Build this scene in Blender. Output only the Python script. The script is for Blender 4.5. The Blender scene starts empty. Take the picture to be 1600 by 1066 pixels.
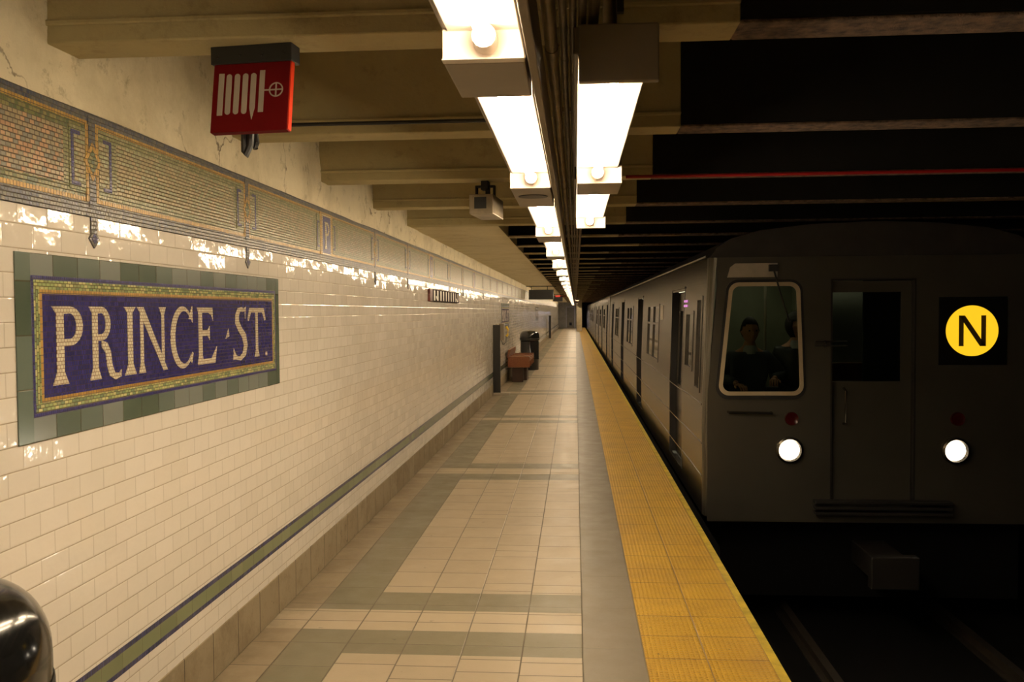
import bpy, bmesh, math, random
from mathutils import Vector, Matrix
random.seed(7)
PI = math.pi
sc = bpy.context.scene
COL = sc.collection

# ------------------------------------------------------------------ camera
CAMZ = 1.73
cd = bpy.data.cameras.new('camera'); cam = bpy.data.objects.new('camera', cd); COL.objects.link(cam)
Rv = Vector((0.99737787, 0.07203268, -0.00697728)); Uv = Vector((0.00452165, 0.03419733, 0.99940487)); Fv = Vector((-0.07222841, 0.99681585, -0.03378196))
cam.matrix_world = Matrix(((Rv.x, Uv.x, -Fv.x, 0), (Rv.y, Uv.y, -Fv.y, 0), (Rv.z, Uv.z, -Fv.z, CAMZ), (0, 0, 0, 1)))
cd.sensor_fit = 'HORIZONTAL'; cd.sensor_width = 22.3; cd.lens = 1370.0 / 1600 * 22.3
cd.clip_start = 0.05; cd.clip_end = 300
cd.dof.use_dof = True; cd.dof.focus_distance = 5.5; cd.dof.aperture_fstop = 6.3
sc.camera = cam

# ------------------------------------------------------------------ world and exposure
w = bpy.data.worlds.new('world'); sc.world = w; w.use_nodes = True
w.node_tree.nodes['Background'].inputs[0].default_value = (1.0, 0.8, 0.55, 1)
w.node_tree.nodes['Background'].inputs[1].default_value = 0.0015
sc.view_settings.view_transform = 'Standard'; sc.view_settings.look = 'None'
sc.view_settings.gamma = 1.0; sc.view_settings.use_curve_mapping = False
sc.view_settings.exposure = 0.22
LAMP = (1.0, 0.79, 0.53); LAMP_POWER = 62.0
sc.cycles.max_bounces = 8; sc.cycles.sample_clamp_indirect = 8

# ------------------------------------------------------------------ node helper
class G:
    def __init__(s, name):
        s.m = bpy.data.materials.new(name); s.m.use_nodes = True; s.nt = s.m.node_tree; s.nt.nodes.clear()
        s.out = s.nt.nodes.new('ShaderNodeOutputMaterial'); s._c = None
    def n(s, t, **k):
        x = s.nt.nodes.new('ShaderNode' + t)
        for a, b in k.items(): setattr(x, a, b)
        return x
    def put(s, sock, v):
        if isinstance(v, bpy.types.NodeSocket): s.nt.links.new(v, sock)
        elif v is not None:
            if hasattr(sock.default_value, '__len__') and not hasattr(v, '__len__'): v = (v,) * len(sock.default_value)
            if hasattr(v, '__len__') and len(v) == 3 and len(sock.default_value) == 4: v = (*v, 1)
            sock.default_value = v
    def M(s, op, a, b=None, c=None):
        x = s.n('Math', operation=op)
        for i, v in enumerate((a, b, c)):
            if v is not None: s.put(x.inputs[i], v)
        return x.outputs[0]
    def xyz(s):
        if s._c is None:
            t = s.n('TexCoord'); p = s.n('SeparateXYZ'); s.nt.links.new(t.outputs['Object'], p.inputs[0]); s._c = (p.outputs, t.outputs['Object'])
        return s._c[0]
    def obj(s): s.xyz(); return s._c[1]
    def noise(s, scale, detail=4, rough=.6, vec=None, stretch=None):
        x = s.n('TexNoise'); v = vec or s.obj()
        if stretch:
            q = s.n('VectorMath', operation='MULTIPLY'); s.put(q.inputs[0], v); q.inputs[1].default_value = stretch; v = q.outputs[0]
        s.put(x.inputs['Vector'], v); x.inputs['Scale'].default_value = scale; x.inputs['Detail'].default_value = detail; x.inputs['Roughness'].default_value = rough
        return x.outputs['Fac']
    def mix(s, f, a, b, mode='MIX'):
        x = s.n('Mix', data_type='RGBA', blend_type=mode)
        s.put(x.inputs[0], f); s.put(x.inputs[6], a); s.put(x.inputs[7], b); return x.outputs[2]
    def rng(s, v, a, b, c=0., d=1.):
        x = s.n('MapRange'); x.clamp = True
        for i, q in enumerate((v, a, b, c, d)): s.put(x.inputs[i], q)
        return x.outputs[0]
    def ramp(s, f, stops, interp='LINEAR'):
        x = s.n('ValToRGB'); r = x.color_ramp; r.interpolation = interp
        while len(r.elements) < len(stops): r.elements.new(0.5)
        for e, (p, c) in zip(r.elements, stops): e.position = p; e.color = (*c, 1)
        s.put(x.inputs[0], f); return x.outputs[0]
    def cells(s, u, v, w, h, g, offset=.5, tall=False, seed=0., halves=0.):
        """tile grid: u is the long direction; rows in v. Returns mask (1 = grout), random colour sockets, local u and v."""
        M = s.M
        if tall:   # columns in u, each column shifted along v at random
            cu = M('DIVIDE', u, w); iu = M('FLOOR', cu); fu = M('SUBTRACT', cu, iu)
            wn = s.n('TexWhiteNoise', noise_dimensions='1D'); s.put(wn.inputs['W'], M('ADD', iu, seed + .37))
            cv = M('ADD', M('DIVIDE', v, h), M('MULTIPLY', wn.outputs[0], offset)); iv = M('FLOOR', cv); fv = M('SUBTRACT', cv, iv)
        else:
            cv = M('DIVIDE', v, h); iv = M('FLOOR', cv); fv = M('SUBTRACT', cv, iv)
            cu = M('ADD', M('DIVIDE', u, w), M('MULTIPLY', M('MODULO', iv, 2.), offset)); iu = M('FLOOR', cu); fu = M('SUBTRACT', cu, iu)
        cb = s.n('CombineXYZ'); s.put(cb.inputs[0], iu); s.put(cb.inputs[1], iv); cb.inputs[2].default_value = seed
        wn2 = s.n('TexWhiteNoise', noise_dimensions='3D'); s.put(wn2.inputs['Vector'], cb.outputs[0])
        sp = s.n('SeparateColor'); s.put(sp.inputs[0], wn2.outputs['Color'])
        du = M('MULTIPLY', M('SUBTRACT', .5, M('ABSOLUTE', M('SUBTRACT', fu, .5))), w)
        dv = M('MULTIPLY', M('SUBTRACT', .5, M('ABSOLUTE', M('SUBTRACT', fv, .5))), h)
        if halves:
            dh = M('ADD', M('MULTIPLY', M('ABSOLUTE', M('SUBTRACT', fv, .5)), h), M('MULTIPLY', M('GREATER_THAN', sp.outputs[2], halves), 10.))
            dv = M('MINIMUM', dv, dh)
        s.du, s.dv = du, dv; d = M('MINIMUM', du, dv)
        mask = s.rng(d, g * .35, g * .75, 1., 0.)
        return mask, wn2.outputs['Value'], sp.outputs, fu, fv, d
    def bsdf(s, base, rough=.5, metal=0., normal=None, spec=.5, coat=0., emit=None, estr=0., alpha=None):
        b = s.n('BsdfPrincipled'); s.put(b.inputs['Base Color'], base); s.put(b.inputs['Roughness'], rough); s.put(b.inputs['Metallic'], metal)
        b.inputs['Specular IOR Level'].default_value = spec; b.inputs['Coat Weight'].default_value = coat; b.inputs['Coat Roughness'].default_value = .06
        if normal is not None: s.put(b.inputs['Normal'], normal)
        if emit: s.put(b.inputs['Emission Color'], emit); b.inputs['Emission Strength'].default_value = estr
        s.nt.links.new(b.outputs[0], s.out.inputs[0]); return b
    def bump(s, h, dist=.01, strength=1.):
        b = s.n('Bump'); s.put(b.inputs['Height'], h); b.inputs['Distance'].default_value = dist; b.inputs['Strength'].default_value = strength
        return b.outputs[0]

def plain(name, c, rough=.5, metal=0., spec=.5, coat=0., var=.12, scale=6., bump=0.):
    g = G(name); n = g.noise(scale)
    col = g.mix(g.rng(n, .3, .7), tuple(x * (1 - var) for x in c), tuple(min(1, x * (1 + var)) for x in c))
    nm = g.bump(g.noise(scale * 8), bump) if bump else None
    g.bsdf(col, rough, metal, nm, spec, coat); return g.m
def emit(name, c, s):
    g = G(name); g.bsdf((.02, .02, .02), .4, emit=c, estr=s); return g.m

# ------------------------------------------------------------------ tile materials
def wall_tile_mat():
    g = G('glazed wall tile'); x, y, z = g.xyz()
    zz = g.M('SUBTRACT', z, 1.25 - .0762 * 30)
    mask, val, rnd, fu, fv, d = g.cells(y, zz, .1524, .0762, .003)
    mask = g.M('MAXIMUM', g.rng(g.dv, .001, .0024, 1., 0.), g.rng(g.du, .0008, .002, .4, 0.))
    base = g.mix(g.rng(val, 0, 1), (.84, .78, .685), (.88, .82, .73))
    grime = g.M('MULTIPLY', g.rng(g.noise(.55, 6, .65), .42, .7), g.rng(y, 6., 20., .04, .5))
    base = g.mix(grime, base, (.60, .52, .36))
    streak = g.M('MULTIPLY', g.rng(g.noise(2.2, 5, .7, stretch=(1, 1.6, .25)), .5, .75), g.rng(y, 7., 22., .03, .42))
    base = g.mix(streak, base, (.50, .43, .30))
    base = g.mix(mask, base, g.mix(g.noise(4.), (.50, .41, .28), (.38, .31, .21)))
    tilt = g.M('ADD', g.M('MULTIPLY', g.M('SUBTRACT', rnd[0], .5), g.M('MULTIPLY', fu, .1524 * .035)), g.M('MULTIPLY', g.M('SUBTRACT', rnd[1], .5), g.M('MULTIPLY', fv, .0762 * .06)))
    wav = g.M('MULTIPLY', g.noise(18., 2, .5), .0016)
    pil = g.M('MULTIPLY', g.rng(d, .0, .005), .0008)
    h = g.M('ADD', g.M('ADD', tilt, wav), pil)
    nm = g.bump(h, 1.0)
    g.bsdf(base, g.M('ADD', g.M('MULTIPLY', mask, .5), .07), 0, nm, .55); return g.m
def mosaic_mat(name, cols, w=.022, h=.012, grout=(.10, .08, .05), gw=.0022, vertical=False, rough=.3, soil=.25, offset=.5, seed=0.):
    g = G(name); x, y, z = g.xyz(); u, v = (z, y) if vertical else (y, z)
    mask, val, rnd, fu, fv, d = g.cells(u, g.M('ADD', v, 3.), w, h, gw, offset=offset, seed=seed)
    n = len(cols); c = g.ramp(val, [(i / n, q) for i, q in enumerate(cols)], 'CONSTANT')
    c = g.mix(g.M('MULTIPLY', g.rng(g.noise(5.), .4, .7), soil), c, (.30, .25, .14))
    c = g.mix(mask, c, grout)
    nm = g.bump(g.M('ADD', g.M('MULTIPLY', g.rng(d, 0, gw), .0012), g.M('MULTIPLY', g.M('MULTIPLY', rnd[0], fv), .0008)), 1.0)
    g.bsdf(c, rough, 0, nm, .45); return g.m
def floor_mat(name, ca, cb, w, h, tall=True, halves=.55, x0=.03, seed=0., grout=(.13, .105, .07), offset=1., y0=0.):
    g = G(name); x, y, z = g.xyz()
    mask, val, rnd, fu, fv, d = g.cells(g.M('SUBTRACT', x, x0 - w * 20), g.M('ADD', y, 20. - y0), w, h, .0065, tall=tall, halves=halves, seed=seed, offset=offset)
    c = g.mix(val, ca, cb)
    c = g.mix(g.M('MULTIPLY', g.rng(g.noise(1.3, 6, .7), .45, .75), .3), c, tuple(q * .62 for q in ca))
    spots = g.rng(g.noise(14., 3, .6), .70, .74)
    c = g.mix(g.M('MULTIPLY', spots, .5), c, tuple(q * .4 for q in ca))
    wear = g.M('MULTIPLY', g.rng(x, -1.35, -1.70), g.rng(g.noise(3., 5, .7), .35, .65))   # soot gathered along the foot of the wall
    c = g.mix(g.M('MULTIPLY', wear, .55), c, (.09, .07, .04))
    c = g.mix(mask, c, grout)
    nm = g.bump(g.M('ADD', g.M('MULTIPLY', g.rng(d, 0, .005), .0012), g.M('MULTIPLY', g.noise(60.), .0006)), 1.0)
    g.bsdf(c, g.rng(g.noise(5.), .3, .7, .32, .5), 0, nm, .4); return g.m
def tactile_mat():
    g = G('yellow tactile paving'); x, y, z = g.xyz()
    mask, val, rnd, fu, fv, d = g.cells(g.M('SUBTRACT', x, .337 - .3048 * 10), g.M('ADD', y, 20.05), .3048, .3048, .006, offset=0.)
    p = .0254
    a = g.M('SUBTRACT', g.M('FRACT', g.M('DIVIDE', g.M('SUBTRACT', x, .337 - 10 * p), p)), .5); b = g.M('SUBTRACT', g.M('FRACT', g.M('DIVIDE', g.M('ADD', y, 20.05), p)), .5)
    r = g.M('SQRT', g.M('ADD', g.M('MULTIPLY', a, a), g.M('MULTIPLY', b, b)))
    dome = g.rng(r, .16, .36, 1., 0.)
    c = g.mix(val, (.62, .37, .035), (.69, .42, .045))
    c = g.mix(g.M('MULTIPLY', g.rng(g.noise(2., 6, .7), .45, .72), .5), c, (.36, .19, .04))
    c = g.mix(g.M('MULTIPLY', g.rng(g.noise(24., 3, .7), .68, .74), .7), c, (.10, .07, .03))
    c = g.mix(g.M('MULTIPLY', mask, .8), c, (.16, .09, .03))
    nm = g.bump(g.M('ADD', g.M('MULTIPLY', dome, .0085), g.M('MULTIPLY', g.rng(d, 0, .004), .002)), 1.0)
    g.bsdf(c, .42, 0, nm, .4); return g.m
def plaster_mat(name, c, dirt=(.28, .22, .11), amt=.7, crack=True, rough=.75):
    g = G(name); n1 = g.rng(g.noise(1.6, 7, .7), .48, .72); col = g.mix(g.noise(3.), tuple(q * .85 for q in c), tuple(min(1, q * 1.1) for q in c))
    col = g.mix(g.M('MULTIPLY', n1, amt), col, dirt)
    spl = g.M('MULTIPLY', g.rng(g.noise(7., 8, .75), .56, .66), amt); col = g.mix(spl, col, tuple(q * .6 for q in dirt))
    h = g.M('MULTIPLY', g.noise(5., 8, .65), .02)
    if crack:
        v = g.n('TexVoronoi', feature='DISTANCE_TO_EDGE'); q = g.n('VectorMath', operation='ADD'); s2 = g.n('VectorMath', operation='SCALE')
        nz = g.n('TexNoise'); g.put(nz.inputs['Vector'], g.obj()); nz.inputs['Scale'].default_value = 3.; nz.inputs['Detail'].default_value = 6
        g.put(s2.inputs[0], nz.outputs['Color']); s2.inputs['Scale'].default_value = .7; g.put(q.inputs[0], g.obj()); g.put(q.inputs[1], s2.outputs[0])
        g.put(v.inputs['Vector'], q.outputs[0]); v.inputs['Scale'].default_value = 1.1
        line = g.M('MULTIPLY', g.rng(v.outputs['Distance'], .002, .008, 1., 0.), g.rng(g.noise(1.), .5, .6))
        col = g.mix(g.M('MULTIPLY', line, .8), col, (.08, .05, .03))
    g.bsdf(col, rough, 0, g.bump(h, .5), .3); return g.m
def metal_side_mat():
    g = G('brushed stainless steel'); x, y, z = g.xyz()
    br = g.noise(3., 3, .5, stretch=(.3, .3, 40.)); flut = g.M('MULTIPLY', g.M('SINE', g.M('MULTIPLY', z, 150.)), g.M('LESS_THAN', z, .80))
    flut = g.M('MULTIPLY', flut, g.M('GREATER_THAN', z, .12))
    col = g.mix(g.noise(.8, 2, .5), (.135, .122, .10), (.105, .094, .077))
    nm = g.bump(g.M('ADD', g.M('MULTIPLY', br, .0005), g.M('MULTIPLY', flut, .0022)), 1.0)
    g.bsdf(col, .27, .9, nm, .5); return g.m

MT = {}
MT['tile'] = wall_tile_mat()
MT['base'] = floor_mat  # replaced below
MT['field'] = mosaic_mat('pale mosaic field', [(.36, .31, .18), (.43, .37, .22), (.30, .29, .17), (.40, .32, .19), (.33, .34, .21), (.27, .29, .16)], .030, .0145, (.14, .10, .05), .0032, soil=.35)
MT['fieldold'] = mosaic_mat('brown and blue mosaic field', [(.44, .26, .15), (.22, .22, .18), (.50, .31, .18), (.30, .26, .17), (.38, .30, .18)], .024, .0155, (.10, .07, .04), .003)
MT['mgreen'] = mosaic_mat('olive green mosaic', [(.24, .25, .12), (.30, .30, .15), (.19, .22, .10), (.33, .31, .17)], .018, .013)
MT['mdgreen'] = mosaic_mat('dark green mosaic', [(.11, .14, .05), (.17, .19, .07), (.24, .23, .09), (.08, .11, .05)], .018, .014)
MT['mgold'] = mosaic_mat('ochre mosaic', [(.50, .29, .06), (.56, .34, .08), (.44, .25, .06)], .016, .025, soil=.15, offset=0)
MT['mslate'] = mosaic_mat('slate blue mosaic', [(.07, .085, .12), (.11, .115, .14), (.05, .065, .12), (.14, .14, .12), (.09, .10, .10)], .017, .0145, (.09, .07, .05), soil=.3)
MT['mblue'] = mosaic_mat('cobalt mosaic', [(.032, .030, .16), (.04, .036, .19), (.026, .024, .12)], .014, .017, (.085, .06, .08), .0014, soil=.0, rough=.2)
MT['mblue2'] = mosaic_mat('cobalt mosaic dots', [(.035, .035, .17), (.05, .05, .22), (.03, .03, .13)], .011, .011, (.08, .06, .09), .0014, soil=.03, offset=0)
MT['mlime'] = mosaic_mat('yellow green mosaic', [(.48, .50, .20), (.34, .42, .18), (.60, .58, .27), (.20, .27, .14), (.30, .33, .16)], .022, .0115, (.13, .11, .05), soil=.05, rough=.22)
MT['mlimev'] = mosaic_mat('yellow green mosaic upright', [(.48, .50, .20), (.34, .42, .18), (.60, .58, .27), (.20, .27, .14)], .022, .0115, (.13, .11, .05), soil=.05, vertical=True, rough=.22)
MT['mlet'] = mosaic_mat('cream mosaic', [(.80, .72, .52), (.86, .78, .58), (.74, .66, .47)], .017, .0125, (.30, .17, .10), .0016, soil=.04, rough=.22)
MT['bglass'] = mosaic_mat('grey green border tile', [(.10, .13, .10), (.19, .22, .20), (.13, .165, .14), (.21, .235, .215), (.085, .115, .085)], .142, .6, (.10, .09, .05), .003, soil=.05, rough=.16, offset=0)
MT['bglassv'] = mosaic_mat('grey green border tile upright', [(.085, .115, .085), (.13, .17, .14), (.075, .105, .075)], .17, 1.1, (.10, .09, .05), .003, vertical=True, soil=.05, rough=.16, offset=0)
MT['sgreen'] = mosaic_mat('green stripe tile', [(.17, .20, .105), (.195, .225, .12)], .15, .30, (.16, .15, .08), .002, soil=.06, rough=.2, offset=0)
MT['sblue'] = mosaic_mat('dark blue stripe tile', [(.03, .035, .10), (.045, .05, .14)], .016, .05, (.07, .07, .09), .002, soil=.06, rough=.2, offset=0)
MT['flight'] = floor_mat('light floor tile', (.425, .355, .25), (.475, .40, .285), .3065, .3048, halves=.22)
MT['fdark'] = floor_mat('olive grey floor tile', (.185, .17, .11), (.21, .19, .128), .3065, .3048, halves=0., offset=0., y0=4.34)
MT['fright'] = floor_mat('grey floor tile', (.205, .178, .13), (.22, .192, .142), .3065, .6096, halves=0., offset=0., y0=4.34, grout=(.16, .14, .10))
MT['fmargin'] = floor_mat('brown floor tile', (.31, .25, .165), (.36, .29, .195), .3065, .3048, halves=0., seed=3, offset=0., y0=4.34)
MT['fband'] = floor_mat('light band tile', (.47, .395, .28), (.51, .43, .31), .3065, .1524, tall=True, halves=0., offset=0., y0=4.67)
MT['tact'] = tactile_mat()
MT['curb'] = plain('worn yellow edge paint', (.55, .40, .03), .6, var=.28, scale=9., bump=.004)
MT['plaster'] = plaster_mat('cracked cream plaster', (.66, .58, .40), (.32, .26, .15), amt=.6)
MT['paint'] = plaster_mat('cream ceiling paint', (.41, .345, .18), (.24, .17, .07), .3, crack=False)
MT['soffit'] = plaster_mat('cream soffit', (.56, .48, .29), (.34, .26, .13), .45, crack=False)
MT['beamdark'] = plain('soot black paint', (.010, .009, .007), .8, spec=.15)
MT['rust'] = plain('rusty beam flange', (.17, .105, .065), .7, var=.75, scale=22., bump=.02)
MT['flange'] = plain('dusty cream flange', (.42, .35, .2), .7, var=.3, scale=4.)
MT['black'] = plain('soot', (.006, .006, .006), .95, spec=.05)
MT['steel'] = metal_side_mat()
MT['darkmetal'] = plain('dark metal', (.03, .028, .026), .45, .5)
MT['gunk'] = plain('grimy conduit', (.20, .16, .11), .5, .4, var=.35, scale=9.)
MT['rail'] = plain('brown channel', (.20, .155, .10), .5, .2)
MT['whitemetal'] = plain('white enamel', (.80, .72, .64), .35, var=.04)
MT['greymetal'] = plain('grey enamel', (.24, .20, .15), .4, var=.08)
MT['blackp'] = plain('glossy black plastic', (.008, .008, .008), .16, spec=.6, coat=.3)
MT['blackm'] = plain('matte black metal', (.014, .014, .013), .5)
MT['red'] = plain('red enamel', (.13, .003, .004), .6, spec=.12, var=.06)
MT['redb'] = plain('bright red edge', (.60, .04, .01), .3, var=.03)
MT['signwhite'] = plain('sign white', (.38, .33, .26), .5, var=.04)
MT['wood'] = None
def wood():
    g = G('brown varnished wood'); n = g.noise(6., 6, .6, stretch=(8, 1, 8)); g.bsdf(g.ramp(n, [(.3, (.10, .030, .010)), (.7, (.24, .085, .03))]), .3, 0, g.bump(n, .004), .5); return g.m
MT['wood'] = wood()
MT['wooddark'] = plain('dark stained wood', (.045, .02, .01), .5)
MT['front'] = plain('dull stainless front', (.105, .097, .076), .42, .68, var=.1, scale=1.)
MT['boxgrey'] = plain('dull grey housing', (.27, .22, .15), .35, .5, var=.3)
MT['yellowp'] = plain('yellow plastic', (.75, .50, .03), .3)
MT['greyp'] = plain('grey steel plate', (.45, .40, .32), .4, .3)
MT['signdark'] = plain('dark brown sign', (.02, .008, .005), .8, spec=.1)
MT['signbrown'] = plain('brown sign end', (.10, .018, .012), .4)
MT['cream'] = plain('cream lettering', (.72, .64, .48), .4, var=.03)
MT['white'] = plain('white lettering', (.8, .76, .66), .4, var=.03)
MT['skin'] = plain('skin', (.50, .24, .15), .5, var=.08)
MT['hair'] = plain('dark hair', (.02, .014, .01), .7)
MT['jacket'] = plain('navy jacket', (.055, .06, .08), .8)
MT['shirt'] = plain('pale shirt', (.40, .40, .42), .8)
MT['cabwall'] = plain('pale green cab wall', (.22, .225, .16), .6)
MT['interior'] = plain('cream car lining', (.50, .47, .34), .5)
MT['rubber'] = plain('black rubber', (.01, .01, .01), .6)
MT['bronze'] = plain('brass toned window frame', (.60, .50, .34), .42, .45, var=.1)
MT['orange'] = plain('orange seat', (.35, .08, .02), .5)
MT['tube'] = emit('lit fluorescent tube', LAMP, LAMP_POWER)
MT['routeY'] = emit('lit yellow lens', (1.0, .56, .015), .95)
MT['head'] = emit('lit headlamp', (1.0, .86, .66), 30.)
MT['purple'] = emit('lit violet lamp', (.75, .25, .7), .7)
MT['redglow'] = emit('lit red letters', (1., .06, .03), .6)
MT['cabfill'] = emit('added cab fill glow', (1., .90, .66), 1.2)  # added fill emitter for the cab interior
MT['carlamp'] = emit('lit car ceiling lamp', (1., .97, .70), 1.1)
MT['bluewhite'] = emit('lit blue white lamp', (.7, .75, 1.), 6.)
def glass():
    g = G('window glass'); t = g.n('BsdfTransparent'); t.inputs[0].default_value = (.62, .66, .58, 1)
    gl = g.n('BsdfGlossy'); gl.inputs['Roughness'].default_value = .03; gl.inputs[0].default_value = (1, 1, 1, 1)
    fr = g.n('Fresnel'); fr.inputs[0].default_value = 1.5; mx = g.n('MixShader'); g.put(mx.inputs[0], fr.outputs[0])
    g.nt.links.new(t.outputs[0], mx.inputs[1]); g.nt.links.new(gl.outputs[0], mx.inputs[2]); g.nt.links.new(mx.outputs[0], g.out.inputs[0]); return g.m
MT['glass'] = glass()
def baseboard():
    g = G('grimy base tile'); x, y, z = g.xyz()
    mask, val, rnd, fu, fv, d = g.cells(y, z, .3048, .24, .006, offset=0.)
    c = g.mix(val, (.29, .235, .15), (.36, .30, .20)); c = g.mix(g.M('MULTIPLY', g.rng(g.noise(4., 8, .75), .46, .66), .65), c, (.17, .125, .07))
    sp = g.rng(g.noise(16., 4, .7), .66, .70); c = g.mix(g.M('MULTIPLY', sp, .7), c, (.07, .05, .03))
    c = g.mix(mask, c, (.07, .05, .03)); g.bsdf(c, .55, 0, g.bump(g.M('ADD', g.M('MULTIPLY', mask, -.002), g.M('MULTIPLY', g.noise(30.), .002)), 1.), .35); return g.m
MT['base'] = baseboard()

# ------------------------------------------------------------------ mesh helpers
class B:
    def __init__(s): s.v = []; s.f = []; s.m = []
    def add(s, vs, fs, mi=0, T=None):
        o = len(s.v); s.v += [tuple(T @ Vector(v)) if T else tuple(v) for v in vs]; s.f += [tuple(i + o for i in f) for f in fs]; s.m += [mi] * len(fs); return s
    def box(s, a, b, mi=0, T=None):
        x0, y0, z0 = a; x1, y1, z1 = b
        return s.add([(x0, y0, z0), (x1, y0, z0), (x1, y1, z0), (x0, y1, z0), (x0, y0, z1), (x1, y0, z1), (x1, y1, z1), (x0, y1, z1)],
                     [(3, 2, 1, 0), (4, 5, 6, 7), (0, 1, 5, 4), (1, 2, 6, 5), (2, 3, 7, 6), (3, 0, 4, 7)], mi, T)
    def quad(s, *p, mi=0): return s.add(p, [(0, 1, 2, 3)], mi)
    def prism(s, poly, ax, a, b, mi=0, T=None):
        """poly in the two other axes (cyclic order), extruded along axis ax from a to b"""
        def P(p, t): return {'x': (t, p[0], p[1]), 'y': (p[0], t, p[1]), 'z': (p[0], p[1], t)}[ax]
        n = len(poly); vs = [P(p, a) for p in poly] + [P(p, b) for p in poly]
        fs = [tuple(range(n)), tuple(range(2 * n - 1, n - 1, -1))] + [(i, i + n, (i + 1) % n + n, (i + 1) % n) for i in range(n)]
        return s.add(vs, fs, mi, T)
    def tube(s, pts, r, n=10, mi=0, cap=True):
        pts = [Vector(p) for p in pts]; rings = []; up0 = None
        for i, p in enumerate(pts):
            d = (pts[min(i + 1, len(pts) - 1)] - pts[max(i - 1, 0)]).normalized()
            if up0 is None: up0 = Vector((0, 0, 1)) if abs(d.z) < .9 else Vector((0, 1, 0))
            a = d.cross(up0).normalized(); b = d.cross(a).normalized(); rr = r[i] if hasattr(r, '__len__') else r
            rings.append([p + a * math.cos(2 * PI * k / n) * rr + b * math.sin(2 * PI * k / n) * rr for k in range(n)])
        vs = [v for q in rings for v in q]; fs = []
        for i in range(len(pts) - 1):
            for k in range(n): fs.append((i * n + k, i * n + (k + 1) % n, (i + 1) * n + (k + 1) % n, (i + 1) * n + k))
        if cap: fs += [tuple(range(n - 1, -1, -1)), tuple(range((len(pts) - 1) * n, len(pts) * n))]
        return s.add(vs, fs, mi)
    def lathe(s, prof, c=(0, 0, 0), n=40, mi=0, ax='z', T=None):
        vs = []; fs = []
        for r, h in prof:
            for k in range(n):
                a = 2 * PI * k / n; p = (r * math.cos(a), r * math.sin(a), h)
                if ax == 'y': p = (p[0], p[2], p[1])
                if ax == 'x': p = (p[2], p[0], p[1])
                vs.append((p[0] + c[0], p[1] + c[1], p[2] + c[2]))
        for i in range(len(prof) - 1):
            for k in range(n): fs.append((i * n + k, i * n + (k + 1) % n, (i + 1) * n + (k + 1) % n, (i + 1) * n + k))
        return s.add(vs, fs, mi, T)
    def disc(s, c, r, ax='y', n=40, t=.004, mi=0): return s.lathe([(0.0001, -t), (r, -t), (r, t), (0.0001, t)], c, n, mi, ax)
    def build(s, name, mats, parent=None, smooth=False, bevel=0., seg=2, matrix=None):
        me = bpy.data.meshes.new(name); me.from_pydata(s.v, [], s.f)
        mats = mats if isinstance(mats, (list, tuple)) else [mats]
        for m in mats: me.materials.append(m)
        for p, mi in zip(me.polygons, s.m): p.material_index = mi
        bm = bmesh.new(); bm.from_mesh(me); bmesh.ops.recalc_face_normals(bm, faces=bm.faces); bm.to_mesh(me); bm.free()
        if smooth:
            for p in me.polygons: p.use_smooth = True
        o = bpy.data.objects.new(name, me); COL.objects.link(o)
        if parent: o.parent = parent
        if matrix: o.matrix_world = matrix
        if bevel:
            b = o.modifiers.new('bevel', 'BEVEL'); b.width = bevel; b.segments = seg; b.limit_method = 'ANGLE'; b.angle_limit = math.radians(40)
        if smooth:
            try: me.set_sharp_from_angle(angle=math.radians(38))
            except Exception: pass
        return o
def tag(o, label=None, cat=None, group=None, kind=None):
    if label: o['label'] = label
    if cat: o['category'] = cat
    if group: o['group'] = group
    if kind: o['kind'] = kind
    return o
def thing(name, label, cat, loc=(0, 0, 0), rz=0., group=None):
    o = bpy.data.objects.new(name, None); COL.objects.link(o); o.location = loc; o.rotation_euler = (0, 0, rz); o.empty_display_size = .1
    return tag(o, label, cat, group)
def struct(o): o['kind'] = 'structure'; return o
def dup(o, loc=None, rz=None, label=None, group=None):
    def cp(a, par):
        c = a.copy(); COL.objects.link(c)
        if par: c.parent = par
        for ch in list(a.children): cp(ch, c)
        return c
    c = cp(o, None)
    if loc: c.location = loc
    if rz is not None: c.rotation_euler = (0, 0, rz)
    if label: c['label'] = label
    if group: c['group'] = group
    return c

YN, YF = -8.0, 92.0         # near and far ends of the modelled platform
WX = -1.71                  # face of the tiled wall

# ------------------------------------------------------------------ floor
b = B(); yb = YN; k = -2; ybreaks = []
def strip(x0, x1, y0, y1, mi): b.quad((x0, y0, 0), (x1, y0, 0), (x1, y1, 0), (x0, y1, 0), mi=mi)
y = YN
P = 4.60
for k in range(-2, 21):
    c = 4.325 + P * k       # near edge of the near dark row
    a0, a1, a2, a3 = c, c + .33, c + .65, c + .97
    nxt = c + P
    if a0 > YF: break
    for (p, q, kind) in ((a0, a1, 'd'), (a1, a2, 'l'), (a2, a3, 'd'), (a3, nxt, 'n')):
        q = min(q, YF)
        if q <= p: continue
        strip(WX, -1.50, p, q, 4 if kind == 'l' else 3)
        strip(-1.50, -1.193, p, q, 4 if kind == 'l' else 1)
        strip(-1.193, .03, p, q, {'d': 1, 'l': 4, 'n': 0}[kind])
        strip(.03, .337, p, q, 2)
struct(b.build('floor', [MT['flight'], MT['fdark'], MT['fright'], MT['fmargin'], MT['fband']]))
struct(B().box((.337, YN, -.04), (.945, YF, .004)).build('floor_tactile_strip', MT['tact']))
struct(B().box((.945, YN, -.12), (.992, YF, .002)).build('kerb_edge', MT['curb']))
struct(B().box((WX, YN, -.35), (.96, YF, -.045)).build('floor_slab', MT['black']))
struct(B().box((.55, YN, -1.2), (.60, YF, -.35)).build('wall_under_platform', MT['black']))

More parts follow.
